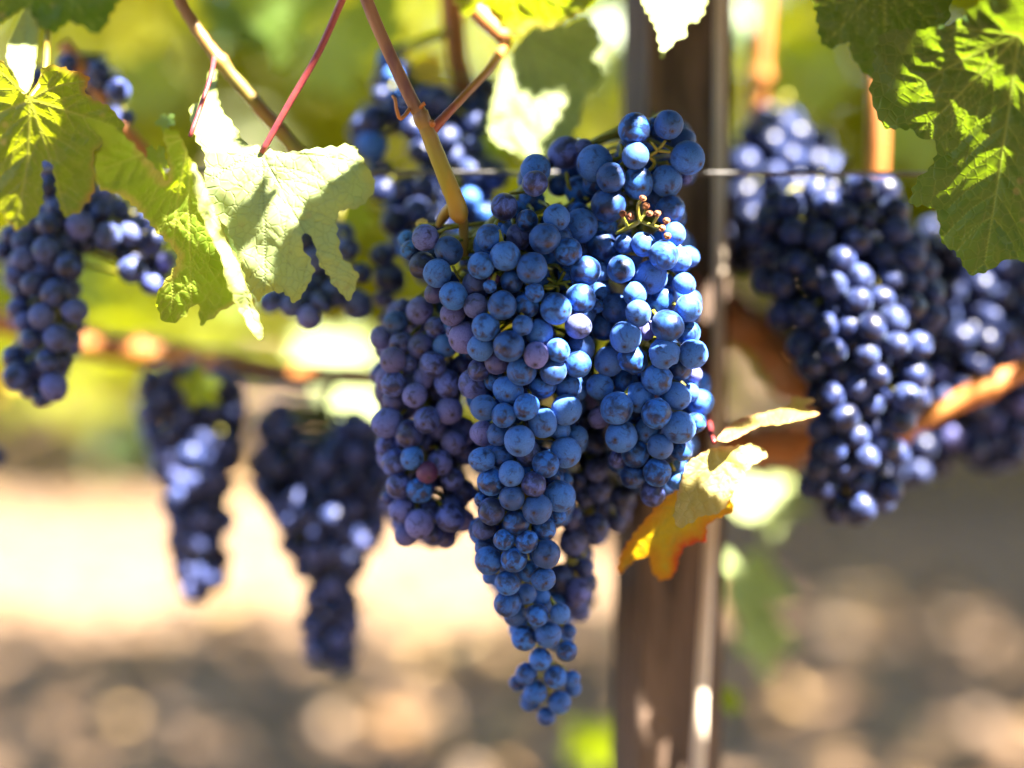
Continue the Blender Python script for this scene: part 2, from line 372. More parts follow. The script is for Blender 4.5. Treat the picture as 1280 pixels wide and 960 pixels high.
def row_vine(x, y, dens, label, seed, zlo=.36):
    r0 = random.Random(seed); e = empty('grapevine', (x, y, 0))
    tag(e, label, 'grapevine', 'grapevines in the rows behind')
    t = Tubes(); pts = [(x+r0.uniform(-.02, .02), y+r0.uniform(-.02, .02), z) for z in np.linspace(-.05, .8, 7)]
    t.add([tuple(p) for p in spline(pts, 4)], [.04-.0006*i for i in range(25)], 10, .12, r0)
    for sgn in (-1, 1):
        q = spline([(x, y, .74), (x+sgn*.2, y+.02, .86), (x+sgn*.6, y, .9)], 5); t.add([tuple(p) for p in q], [.024-.0012*i for i in range(len(q))], 8, .1, r0)
    t.build('trunk', M_TRUNK, e, e.location)
    fo = Foliage()
    for i in range(dens):
        z = zlo + r0.random()**1.15*1.8; ww = .30+.12*math.sin(z*4+seed)
        p = (x+r0.uniform(-.68, .68), y+r0.uniform(-ww, ww)-.05, z+.10*math.sin(x*3+seed)+.12*r0.random())
        fo.add(p, r0.uniform(.045, .075), rand_rot(r0, (.15, -.6, .65), .55), i)
    fo.build('foliage', M_FOL, e)
for i, (x, lab) in enumerate([(-2.0, 'blurred yellow green vine of the next row, at the far left edge'), (-.85, 'blurred yellow green vine behind the pale leaf and left cane'),
        (.3, 'blurred yellow green vine of the next row behind the central bunch'), (1.45, 'blurred yellow green vine behind the large dark green leaf'), (2.6, 'blurred vine of the next row beyond the right frame edge')]):
    row_vine(x, 4.1, 1900, lab, 20+i, .25)
for i, x in enumerate((-3.2, -1.6, 0, 1.6, 3.2)):
    row_vine(x, 5.25, 1500, 'hazy green vine in the farthest row, seen only through gaps', 40+i, .12)

# ------------------------------------------------------------------ traced leaves
def tile(pts, ox, oy, s): return [(ox+x/s, oy+y/s) for x, y in pts]
def in_poly(x, y, poly):
    x = np.asarray(x); y = np.asarray(y); c = np.zeros(x.shape, bool); m = len(poly)
    for i in range(m):
        x1, y1 = poly[i-1]; x2, y2 = poly[i]
        if y1 == y2: continue
        c ^= ((y1 > y) != (y2 > y)) & (x < (x2-x1)*(y-y1)/(y2-y1)+x1)
    return c
def seg_dist(X, Y, a, b):
    ax, ay = a; bx, by = b; dx, dy = bx-ax, by-ay; l2 = dx*dx+dy*dy+1e-9
    t = np.clip(((X-ax)*dx+(Y-ay)*dy)/l2, 0, 1)
    return np.hypot(X-ax-t*dx, Y-ay-t*dy), t
def poly_dist(X, Y, poly):
    d = np.full(X.shape, 1e9)
    for i in range(len(poly)): d = np.minimum(d, seg_dist(X, Y, poly[i-1], poly[i])[0])
    return d
def traced_leaf(name, outline, depth, mat, base, tips, label, cat='leaf', group=None, step=4.0, teeth=(13, 4.0), seed=0, petiole=None, pet_mat=None, wob=.0016, puck=.0011, vein_w=2.8, edge_scale=45, smooth_n=5):
    """outline, base and vein tips in photo pixels, depth(px,py) in metres along the view axis: one blade with real tilt, curl and veins"""
    r0 = random.Random(seed)
    ol = closed_spline(outline, smooth_n)
    # resample the outline evenly and cut teeth into it
    seg = np.hypot(*(np.roll(ol, -1, 0)-ol).T); L_ = seg.sum(); cum = np.concatenate([[0], np.cumsum(seg)])
    m = max(30, int(L_/3.0)); ss = np.linspace(0, L_, m, endpoint=False)
    ex = np.interp(ss, cum, np.append(ol[:, 0], ol[0, 0])); ey = np.interp(ss, cum, np.append(ol[:, 1], ol[0, 1]))
    tx, ty = np.roll(ex, -1)-np.roll(ex, 1), np.roll(ey, -1)-np.roll(ey, 1); ln = np.hypot(tx, ty)+1e-9
    area = .5*np.sum(ex*np.roll(ey, -1)-np.roll(ex, -1)*ey); sg = 1 if area > 0 else -1
    nx_, ny_ = sg*ty/ln, -sg*tx/ln
    ph = 0; off = []
    tw = teeth[0]*r0.uniform(.7, 1.3); pos = 0.0; am = teeth[1]*r0.uniform(.5, 1.2)
    for i in range(m):
        pos += L_/m
        if pos > tw: pos = 0; tw = teeth[0]*r0.uniform(.7, 1.5); am = teeth[1]*r0.uniform(.4, 1.2)
        u = pos/tw; off.append(am*((u/.65) if u < .65 else (1-u)/.35)-teeth[1]*.4)
    ex = ex+nx_*np.array(off); ey = ey+ny_*np.array(off)
    poly = list(zip(ex, ey))
    gx, gy = np.meshgrid(np.arange(ex.min(), ex.max(), step), np.arange(ey.min(), ey.max(), step*.87))
    gx = gx+(np.arange(gx.shape[0]) % 2)[:, None]*step*.5
    gx, gy = gx.ravel(), gy.ravel(); ok = in_poly(gx, gy, poly); gx, gy = gx[ok], gy[ok]
    ok = poly_dist(gx, gy, poly) > step*.45; gx, gy = gx[ok], gy[ok]
    pts = [Vector((a, b)) for a, b in poly]+[Vector((a, b)) for a, b in zip(gx, gy)]
    res = delaunay_2d_cdt(pts, [(i, (i+1) % m) for i in range(m)], [], 1, 1e-4)
    V2 = np.array([tuple(v) for v in res[0]]); faces = [tuple(f) for f in res[2]]
    X, Y = V2[:, 0], V2[:, 1]
    # veins: mains from the base to the tips, side veins off each
    segs = []
    bx, by = base
    for tpx, tpy in tips:
        mx_, my_ = (bx+tpx)/2+r0.uniform(-6, 6), (by+tpy)/2+r0.uniform(-6, 6)
        main = spline([(bx, by), (mx_, my_), (tpx, tpy)], 5); n_ = len(main)
        for i in range(n_-1): segs.append((main[i], main[i+1], vein_w*(1-.75*i/n_), vein_w*(1-.75*(i+1)/n_), 1.0))
        ll = math.hypot(tpx-bx, tpy-by); dirv = np.array([tpx-bx, tpy-by])/ll
        k = max(2, int(ll/26))
        for j in range(1, k+1):
            u = j/(k+1)+r0.uniform(-.03, .03); c = main[min(n_-1, int(u*n_))]
            for sd_ in (-1, 1):
                an = sd_*math.radians(r0.uniform(42, 55)); d2 = np.array([dirv[0]*math.cos(an)-dirv[1]*math.sin(an), dirv[0]*math.sin(an)+dirv[1]*math.cos(an)])
                l2 = ll*(.42-.3*u)*r0.uniform(.8, 1.2); bend = d2*l2+dirv*l2*.18
                q = spline([c, c+d2*l2*.5, c+bend], 3)
                for i in range(len(q)-1): segs.append((q[i], q[i+1], vein_w*.5*(1-i/4), vein_w*.5*(1-(i+1)/4), .65))
    vein = np.zeros(len(X))
    for a, b, w1, w2, st in segs:
        d, t = seg_dist(X, Y, a, b); w = np.maximum(.9, w1+(w2-w1)*t)
        vein = np.maximum(vein, st*np.exp(-(d/(w*.75))**2))
    vd = np.full(len(X), 1e9)
    for a, b, w1, w2, st in segs: vd = np.minimum(vd, seg_dist(X, Y, a, b)[0])
    ed = poly_dist(X, Y, poly)/edge_scale
    D = np.array([depth(a, b) for a, b in zip(X, Y)])
    ph1, ph2 = r0.uniform(0, 6), r0.uniform(0, 6)
    D = D + wob*(np.sin(X*.045+ph1+1.3*np.sin(Y*.03))*np.sin(Y*.052+ph2)) + wob*.5*np.sin(X*.13+ph2)*np.sin(Y*.11+ph1)*np.clip(1-ed, 0, 1)
    D = D - puck*(1-np.exp(-(vd/7.0)**2))       # blistered between the veins
    Wp = np.array([tuple(P(a, b, d)) for a, b, d in zip(X, Y, D)])
    org = P(bx, by, depth(bx, by))
    o = mesh_obj(name, Wp, faces, LM[mat], None, True, org, {'vein': vein, 'edge': ed, 'lco': np.stack([X*.00034, Y*.00034, D*0], 1)})
    tag(o, label, cat, group)
    if petiole:
        t = Tubes(); pa, ra = pxpath(petiole); t.add(pa, ra, 8); t.build('petiole', pet_mat or M_REDSTEM, o, org)
    return o
def plane(D0, cx, cy, a, b, cxx=0, cyy=0, cxy=0):
    return lambda x, y: D0+1e-3*(a*(x-cx)+b*(y-cy))+1e-6*(cxx*(x-cx)**2+cyy*(y-cy)**2+cxy*(x-cx)*(y-cy))
G_LEAF = 'leaves on the near vine'
# big dark leaf, upper right
o5 = tile([(435, 112), (400, 255), (395, 320), (420, 395), (455, 430), (530, 432), (560, 465), (605, 468), (612, 520), (585, 565), (545, 610), (528, 680), (600, 690), (622, 740), (630, 808), (680, 845), (715, 908), (745, 915), (800, 900), (850, 866), (907, 872), (960, 850), (1010, 740), (1075, 520), (1130, 250), (1020, 20), (900, -40), (800, -20), (720, 40), (665, 76), (560, 98)], 940, 0, 2.667)
b5 = (940+890/2.667, 120/2.667)
traced_leaf('vine_leaf', o5, plane(.737, 1190, 190, -.11, .12, .15, -.1), 'dark', b5, tile([(545, 292), (560, 440), (775, 880), (1080, 500), (640, 85)], 940, 0, 2.667)+[], 'large dark green leaf with yellow veins hanging in the upper right corner', 'leaf', G_LEAF, seed=5, step=2.3, petiole=[(b5[0], b5[1], .718, 4), (1255, 10, .712, 4), (1220, -40, .705, 4)], pet_mat=M_PEDUNCLE, vein_w=3.4)
o5b = tile([(205, -60), (215, 60), (230, 135), (265, 162), (320, 140), (332, 190), (400, 262), (450, 240), (520, 160), (640, 90), (660, 30), (640, -60), (400, -90)], 940, 0, 2.667)
traced_leaf('vine_leaf', o5b, plane(.775, 1100, 40, -.08, .12, .3, -.3), 'dark', (1105, -22), tile([(250, 140), (420, 240), (600, 90), (230, 20)], 940, 0, 2.667), 'blue green leaf tucked behind the top of the large dark leaf', 'leaf', G_LEAF, seed=6)
# pale leaf, left of centre
o3 = tile([(600, 195), (612, 290), (655, 350), (690, 400), (735, 410), (800, 425), (860, 415), (925, 410), (985, 405), (1008, 440), (1040, 488), (1045, 530), (1005, 578), (945, 592), (940, 640), (955, 715), (988, 750), (1000, 772), (978, 838), (940, 808), (912, 762), (892, 745), (882, 700), (866, 662), (848, 652), (846, 690), (876, 755), (850, 815), (820, 848), (795, 818), (745, 818), (722, 842), (690, 790), (640, 650), (600, 600), (570, 520), (572, 440), (540, 370), (530, 300), (558, 285), (575, 230)], 0, 0, 2.233)
b3 = (327, 190)
def d3(x, y):
    d = plane(.742, 327, 190, -.10, -.10, .3, .55)(x, y)
    if y < 190: d += 1e-3*.35*(190-y)
    return d
traced_leaf('vine_leaf', o3, d3, 'pale', b3, [(455, 205), (425, 365), (330, 365), (265, 225), (262, 100)], 'pale grey green leaf underside with white sunlit patches, left of the central bunch', 'leaf', G_LEAF, seed=3, step=2.3, petiole=[(327, 191, .7415, 4), (360, 132, .738, 4.2), (400, 62, .735, 4.5), (436, -20, .73, 5)], teeth=(12, 3.5), vein_w=1.6, puck=.0004)
# folded yellow green leaf
o2 = tile([(235, 338), (285, 335), (350, 380), (420, 450), (468, 505), (468, 440), (455, 368), (500, 372), (530, 440), (560, 510), (605, 590), (650, 700), (690, 790), (735, 935), (715, 942), (690, 890), (660, 850), (600, 882), (560, 908), (550, 850), (490, 903), (448, 885), (436, 820), (490, 740), (480, 690), (430, 640), (380, 580), (330, 545), (272, 520), (266, 440), (290, 400), (265, 365)], 0, 0, 2.233)
def d2(x, y):
    d = plane(.742, 215, 280, .03, .22, .2, 0)(x, y)
    # blade folds back along a crease that runs down its right side
    ax, ay, bx_, by_ = 243, 200, 318, 420; nx_, ny_ = (by_-ay), -(bx_-ax); l = math.hypot(nx_, ny_)
    s = ((x-ax)*nx_+(y-ay)*ny_)/l
    if s > 0: d += .0011*s
    else: d += .00009*s
    return d
traced_leaf('vine_leaf', o2, d2, 'yellowgreen', (236, 170), [(300, 395), (215, 385), (240, 400), (130, 210), (160, 170)], 'folded yellow green leaf with a bright white crease, between two left leaves', 'leaf', G_LEAF, seed=2, step=2.3, petiole=[(238, 170, .745, 3), (262, 100, .755, 3), (268, 72, .775, 3)])
vl2 = S.collection.objects['vine_leaf.003']
fold = traced_leaf('folded_edge', [(240, 203), (252, 222), (268, 262), (283, 300), (299, 330), (306, 352), (316, 378), (330, 416), (322, 424), (307, 402), (292, 372), (283, 352), (276, 322), (258, 285), (246, 250), (241, 228)], plane(.728, 285, 320, .25, -.06), 'pale', (250, 215), [(318, 405)], None, None, None, seed=21, teeth=(17, 3.0), vein_w=1.2, step=2.3, wob=.004)
fold.parent = vl2; fold.location = fold.location-vl2.location; fold['label'] = 'turned over pale margin of the leaf, white in the sun'
# olive leaf, far left
o1 = tile([(-60, 175), (0, 168), (40, 215), (78, 268), (108, 242), (118, 192), (150, 180), (200, 195), (250, 215), (242, 262), (310, 300), (345, 350), (332, 400), (292, 402), (262, 430), (266, 500), (250, 560), (192, 606), (162, 570), (150, 480), (132, 448), (116, 470), (122, 560), (92, 612), (45, 642), (0, 592), (-60, 560), (-110, 380)], 0, 0, 2.233)
traced_leaf('vine_leaf', o1, plane(.765, 40, 150, -.05, .20, .5, -.25), 'olive', (37, 125), tile([(185, 600), (330, 360), (40, 635), (-100, 380), (-20, 185), (240, 225)], 0, 0, 2.233), 'olive leaf with rusty brown lower tip at the left edge', 'leaf', G_LEAF, seed=1, step=2.3, petiole=[(37, 125, .764, 4), (55, 95, .772, 4), (60, 40, .79, 4)], pet_mat=M_PEDUNCLE)
o10 = tile([(75, 15), (106, 75), (98, 180), (88, 240), (62, 262), (45, 215), (18, 160), (35, 90)], 0, 0, 2.233)
traced_leaf('vine_leaf', o10, plane(.778, 30, 70, .15, -.45), 'pale', (32, 112), [(33, 20)], 'small white sunlit leaf standing upright above the olive leaf', 'leaf', G_LEAF, seed=10, teeth=(12, 1.5))
o8 = tile([(-60, -60), (-50, 70), (15, 55), (78, 20), (92, 62), (150, 92), (190, 62), (235, 75), (272, 96), (310, 40), (320, -60)], 0, 0, 2.233)
traced_leaf('vine_leaf', o8, plane(.80, 60, 0, 0, .15), 'dark', (50, -30), [(120, 38), (30, 25), (-10, 20)], 'dark green leaf cropped by the top left corner', 'leaf', G_LEAF, seed=8)
# blurred leaf, top centre, and the one above it
o4 = tile([(500, 140), (560, 82), (655, 72), (700, 52), (738, 62), (772, 130), (742, 170), (772, 230), (758, 262), (722, 292), (702, 370), (672, 430), (640, 470), (600, 480), (560, 490), (520, 480), (480, 458), (440, 440), (420, 380), (448, 250), (470, 190)], 440, 0, 2.4615)
traced_leaf('vine_leaf', o4, plane(.845, 680, 110, .06, -.05, .3, .3), 'pale', (652, 35), [(700, 180), (630, 190), (750, 90)], 'soft pale leaf with white sunlit bands above the central bunch', 'leaf', G_LEAF, seed=4)
o11 = tile([(325, -70), (335, 40), (362, 52), (400, 12), (440, 62), (512, 112), (560, 80), (600, 92), (700, 42), (742, 15), (800, -70)], 440, 0, 2.4615)
traced_leaf('vine_leaf', o11, plane(.80, 660, 10, -.05, .28), 'yellowgreen', (640, -25), [(650, 42), (720, 15), (590, 18)], 'bright yellow green leaf at top centre above the pale banded leaf', 'leaf', G_LEAF, seed=11)
o7 = tile([(885, -70), (895, 10), (920, 60), (944, 120), (948, 180), (990, 132), (1030, 110), (1030, 70), (1070, 60), (1090, -70)], 440, 0, 2.4615)
traced_leaf('vine_leaf', o7, plane(.80, 840, 20, .12, -.22), 'pale', (845, -25), [(825, 70), (865, 30)], 'white sunlit pointed leaf hanging in front of the post top', 'leaf', G_LEAF, seed=7)
o9 = tile([(660, -90), (690, 60), (750, 112), (772, 192), (832, 150), (872, 60), (942, 0), (960, -90)], 0, 0, 2.233)
traced_leaf('vine_leaf', o9, plane(.99, 370, 10, 0, .1), 'mid', (365, -30), [(345, 80), (400, 15), (310, 20)], 'blurred mid green leaf behind the red leaf stalk', 'leaf', G_LEAF, seed=9)
# autumn leaves right of the central bunch
o6a = tile([(325, 192), (380, 160), (430, 155), (490, 152), (520, 180), (472, 210), (442, 262), (400, 322), (350, 332), (300, 362), (284, 330), (294, 270), (308, 222)], 700, 480, 2)
traced_leaf('vine_leaf', o6a, plane(.765, 900, 600, .10, -.10, .3, .3), 'cream', (893, 552), [(850, 655), (915, 625), (955, 565), (862, 600)], 'cream yellow leaf with pink edge beside the central bunch', 'leaf', G_LEAF, seed=61, teeth=(11, 3), edge_scale=30, petiole=[(893, 553, .7665, 3.2), (888, 535, .79, 3.2), (884, 500, .84, 3.2), (878, 430, .90, 3.5)])
o6b = tile([(330, 240), (270, 280), (220, 330), (166, 400), (145, 440), (146, 478), (190, 440), (222, 435), (228, 466), (256, 492), (290, 470), (302, 420), (332, 400), (366, 390), (372, 350), (430, 320), (432, 296), (400, 260)], 700, 480, 2)
traced_leaf('vine_leaf', o6b, plane(.778, 850, 650, -.08, .22, .3, 0), 'autumn', (880, 600), [(775, 712), (828, 720), (910, 635)], 'golden leaf with red scorched tips under the cream leaf', 'leaf', G_LEAF, seed=62, teeth=(11, 3), edge_scale=38)
o6c = tile([(392, 138), (440, 90), (520, 70), (576, 50), (578, 32), (640, 40), (612, 60), (650, 76), (560, 100), (500, 106), (430, 142)], 700, 480, 2)
traced_leaf('vine_leaf', o6c, plane(.775, 960, 525, -.05, -.6), 'cream', (897, 550), [(1010, 502)], 'narrow pale leaf seen edge on, pointing right above the cream leaf', 'leaf', G_LEAF, seed=63, teeth=(11, 1.5))

# ------------------------------------------------------------------ soft out-of-focus leaves (each its own thing)
def soft_leaf(px, py, D, size_px, mat, nrm, label, spin=0.0, aspect=1.0, cat='leaf', group='out of focus leaves'):
    v, f = TPL[int(px) % 4]; s = size_px*D/FPX
    d = Vector(nrm).normalized(); q = d.to_track_quat('Z', 'Y') @ Quaternion((0, 0, 1), spin)
    Wv = (v*np.array([s*aspect, s, s])) @ np.array(q.to_matrix()).T + np.array(P(px, py, D))
    o = mesh_obj('vine_leaf', Wv, f, LM[mat], None, True, P(px, py, D), {'vein': np.zeros(41), 'edge': np.array([1.]+[0.1]*40), 'lco': v*s})
    return tag(o, label, cat, group)
soft_leaf(957, 620, 1.12, 64, 'pale', (.1, -.6, .75), 'round pale blurred leaf right of the golden leaf', 0)
soft_leaf(935, 722, 1.10, 78, 'pale', (.25, -.6, .7), 'pale blurred leaf hanging beside the stake, upper of two', 0, .8)
soft_leaf(948, 785, 1.10, 66, 'pale', (.3, -.75, .5), 'pale green blurred leaf beside the stake, lower of two', 0, .8)
soft_leaf(911, 872, .98, 38, 'yellowgreen', (-.3, -.7, -.4), 'small bright green leaf low beside the pale stake', 0, .6)
soft_leaf(742, 925, 1.25, 62, 'yellowgreen', (-.2, -.8, -.3), 'blurred yellow green shoot leaf at the foot of the post', 0, .8)
soft_leaf(245, 480, .91, 40, 'olive', (.1, -.9, -.1), 'small green leaf over the top of the left blurred bunch', .7, .8)
soft_leaf(520, 95, .95, 62, 'gold', (0, -.8, .2), 'golden blurred leaf behind the forked grape stalk', 0)
soft_leaf(208, 150, .785, 17, 'mid', (-.2, -.8, .5), 'tiny curled green leaf above the folded yellow leaf', 0)
soft_leaf(196, 196, .775, 28, 'yellowgreen', (-.3, -.9, -.2), 'small bright green leaf tucked behind the folded leaf', 0, .8)
soft_leaf(415, 440, 1.45, 70, 'pale', (.1, -.7, .7), 'large pale blurred leaf below the pale leaf, left of bunch')
soft_leaf(450, 505, 1.35, 48, 'pale', (.1, -.7, .7), 'pale blurred leaf under the end of the left cane')
soft_leaf(20, 350, 1.1, 50, 'yellowgreen', (-.2, -.8, -.3), 'yellow green blurred leaf at the left edge behind grapes')
soft_leaf(5, 470, 1.0, 36, 'gold', (-.2, -.8, .3), 'orange yellow blurred leaf at the left edge below cane')
soft_leaf(740, 70, 1.2, 62, 'pale', (.1, -.8, .5), 'silvery blurred leaf left of the post top')
soft_leaf(1010, 70, 1.5, 70, 'yellowgreen', (-.2, -.8, -.2), 'yellow green blurred leaf behind the right vertical cane')
soft_leaf(430, 260, .93, 55, 'yellowgreen', (-.2, -.8, -.3), 'yellow green leaf behind the gap in the pale leaf')
soft_leaf(600, 170, .98, 60, 'yellowgreen', (-.2, -.8, -.3), 'yellow leaf behind the small lit grapes at upper centre')

for a in ((300, 30, 1.15, 70, 'dark', (.2, -.8, .3), 'shadowed blurred leaf behind the knotted cane'), (425, 75, 1.3, 75, 'mid', (-.2, -.8, .1), 'blurred green leaf behind the purple brown stalk'),
          (180, 110, 1.25, 70, 'mid', (.2, -.8, .5), 'blurred green leaf between olive leaf and knotted cane'), (475, 20, 1.0, 60, 'mid', (-.2, -.8, -.2), 'blurred leaf at the top edge right of the purple brown stalk'),
          (765, 25, 1.05, 55, 'dark', (.1, -.8, .4), 'dark blurred leaf touching the left side of the post top'), (925, 40, 1.3, 55, 'dark', (.3, -.8, .2), 'dark blurred leaf between post and pinkish cane'),
          (1030, 110, 1.2, 60, 'mid', (-.3, -.8, .3), 'blurred leaf between the two right canes'), (1150, 175, 1.1, 60, 'mid', (.2, -.8, .2), 'blurred leaf in the notch of the large dark leaf'),
          (700, 210, 1.1, 60, 'mid', (.2, -.8, .2), 'blurred green leaf behind the shoulder of the broad bunch'), (80, 330, 1.3, 80, 'mid', (-.3, -.8, .1), 'blurred leaf behind the slate blue bunch'),
          (270, 330, 1.5, 90, 'mid', (.2, -.8, .1), 'blurred leaf behind the folded yellow green leaf'), (150, 560, 2.6, 60, 'dark', (.1, -.8, .5), 'dark far blurred leaf low behind the left bunches')):
    soft_leaf(*a, spin=a[0]*.01)
# ------------------------------------------------------------------ post, stake, wire, canes
def make_post():
    D = .92; w = .0225
    top = P(848, -500, D); 
    a, b = P(846, 0, D), P(832, 900, D); dirv = (a-b).normalized()
    bot = b - dirv*((b.z+.3)/dirv.z); top = a + dirv*.75
    bm = bmesh.new(); n = 60; rings = []
    x_ = Vector((.97, .24, 0)).normalized(); y_ = Vector((-.24, .97, 0)); r0 = random.Random(4)
    prof = []
    for k in range(4):
        cx, cy = [(1, 1), (-1, 1), (-1, -1), (1, -1)][k]
        for t in range(6):
            u = -1+2*t/6
            e = [(cx*1.0, cy*1.0)][0]
            nx2, ny2 = [(-1, 1), (-1, -1), (1, -1), (1, 1)][k]
            prof.append((cx+(nx2-cx)*t/6, cy+(ny2-cy)*t/6))
    for i in range(n+1):
        c = bot.lerp(top, i/n); rings.append([bm.verts.new(c+x_*(px_*w*(1+r0.uniform(-.02, .02)))+y_*(py_*w*(1+r0.uniform(-.02, .02)))) for px_, py_ in prof])
    m = len(prof)
    for i in range(n):
        for k in range(m): bm.faces.new((rings[i][k], rings[i][(k+1) % m], rings[i+1][(k+1) % m], rings[i+1][k]))
    bm.faces.new(rings[-1]); bm.normal_update()
    bmesh.ops.recalc_face_normals(bm, faces=bm.faces)
    me = bpy.data.meshes.new('wooden_post'); bm.to_mesh(me); bm.free(); me.materials.append(M_POST)
    o = link(bpy.data.objects.new('wooden_post', me)); tag(o, 'dark weathered square wooden trellis post behind the central bunch', 'post')
make_post()
def cane(name, pts, mat, label, cat='cane', group='canes of the near vine', seg=10, nodes=(), n=8, bump=.04):
    t = Tubes(); pa, ra = pxpath(pts, n)
    for nd in nodes:
        i = int(nd*(len(ra)-1))
        for k, g in ((-1, 1.15), (0, 1.5), (1, 1.2)):
            if 0 <= i+k < len(ra): ra[i+k] *= g
    t.add(pa, ra, seg, bump, random.Random(len(pts)))
    o = t.build(name, mat, None, pa[0]); tag(o, label, cat, group); return o
cane('wooden_stake', [(903, -200, .891, 7), (900, 30, .891, 7), (897, 480, .889, 8), (885, 720, .887, 8), (872, 965, .885, 9), (846, 1500, .88, 10)], M_STAKE, 'thin pale sunbleached stake leaning against the right side of the post', 'stake', None)
cane('trellis_wire', [(-900, 206, .82, 2.7), (520, 215, .82, 2.7), (1150, 217, .815, 2.7), (2400, 222, .81, 2.7)], M_WIRE, 'grey metal trellis wire running across behind the grapes', 'wire', None, n=12, bump=0)
cane('vine_cane', [(205, -40, .785, 7), (235, 18, .785, 7.5), (270, 70, .785, 8), (320, 130, .79, 8.5), (375, 195, .795, 9), (405, 250, .80, 9)], M_GREENCANE, 'olive brown cane with a knot slanting above the pale leaf', nodes=(.42, .8), n=10, bump=.09)
cane('vine_cane', [(562, -30, .90, 15), (570, 60, .905, 14), (582, 120, .91, 14), (592, 165, .915, 13)], M_CANE, 'orange upright cane at top centre behind the forked stalk')
cane('vine_cane', [(560, -30, .82, 12), (595, 12, .82, 13), (632, 48, .815, 11)], M_CANE, 'short orange cane stub at top centre where the side stalk starts')
cane('vine_cane', [(958, -60, 1.02, 11), (953, 60, 1.02, 11), (946, 120, 1.03, 12), (944, 190, 1.04, 12)], M_CANE, 'pinkish upright cane right of the post, lit by sun', nodes=(.5,))
cane('vine_cane', [(1088, -60, .93, 12), (1095, 60, .93, 12), (1098, 150, .93, 13), (1096, 230, .935, 12)], M_CANE, 'orange upright cane behind the large dark leaf')
cane('vine_cane', [(1060, 570, .89, 12), (1120, 540, .89, 13), (1190, 506, .885, 13), (1320, 445, .88, 13), (1500, 390, .88, 13)], M_CANE, 'orange brown cane rising to the right edge across the dark grapes', nodes=(.3, .6), bump=.1)
cane('vine_cane', [(-120, 385, 1.02, 15), (0, 404, 1.02, 16), (110, 428, 1.02, 17), (200, 440, 1.02, 15), (310, 460, 1.02, 14), (480, 474, 1.0, 13)], M_CANE, 'blurred orange cane running across above the lower left bunches', nodes=(.35, .55, .75), bump=.1)
cane('vine_cane', [(868, 345, .90, 4), (878, 430, .90, 4), (886, 520, .90, 4), (890, 560, .90, 4)], M_ORANGESTEM, 'thin pinkish stalk just right of the central bunch')
cane('vine_cane', [(80, 55, .85, 9), (120, 110, .85, 9), (150, 155, .85, 9), (190, 200, .85, 8)], M_CANE, 'brown cane behind the olive leaf at upper left')

# ------------------------------------------------------------------ berries
def berry_mesh(name, mat, k, shrivel=False, lod=3):
    bm = bmesh.new(); bmesh.ops.create_icosphere(bm, subdivisions=lod, radius=1)
    r0 = random.Random(k); a, b, c = r0.uniform(0, 6), r0.uniform(0, 6), r0.uniform(0, 6); el = r0.uniform(.97, 1.10)
    co = []
    for v in bm.verts:
        n = v.co.normalized(); co.append(tuple(n))
        d = 1+.020*math.sin(2.3*n.x*2+a)*math.sin(2*n.y*2+b)+.015*math.sin(3*n.z+c+2*n.x)
        if shrivel: d += .09*math.sin(6*n.x+a+3*n.y)*math.sin(5*n.z+b)+.05*math.sin(11*n.y+c)*math.sin(9*n.x)
        # stalk end drawn slightly in, scar a small dimple
        if n.z > .93: d -= .06*(n.z-.93)/.07
        if n.z < -.975: d -= .035*(-n.z-.975)/.025
        v.co = n*d; v.co.z *= el
    me = bpy.data.meshes.new(name); bm.to_mesh(me); bm.free(); me.shade_smooth()
    at = me.attributes.new('bco', 'FLOAT_VECTOR', 'POINT'); at.data.foreach_set('vector', np.array(co, np.float32).ravel())
    me.materials.append(mat); return me
BM = {m_: [berry_mesh('berry', mt, 10*i+k) for k in range(5)] for i, (m_, mt) in enumerate((('blue', M_BERRY), ('mauve', M_MAUVE), ('dark', M_DARK), ('purple', M_PURPLE), ('dusk', M_DUSK)))}
BS = {m_: [berry_mesh('berry', mt, 200+10*i+k, True) for k in range(2)] for i, (m_, mt) in enumerate((('blue', M_BERRY), ('purple', M_PURPLE)))}
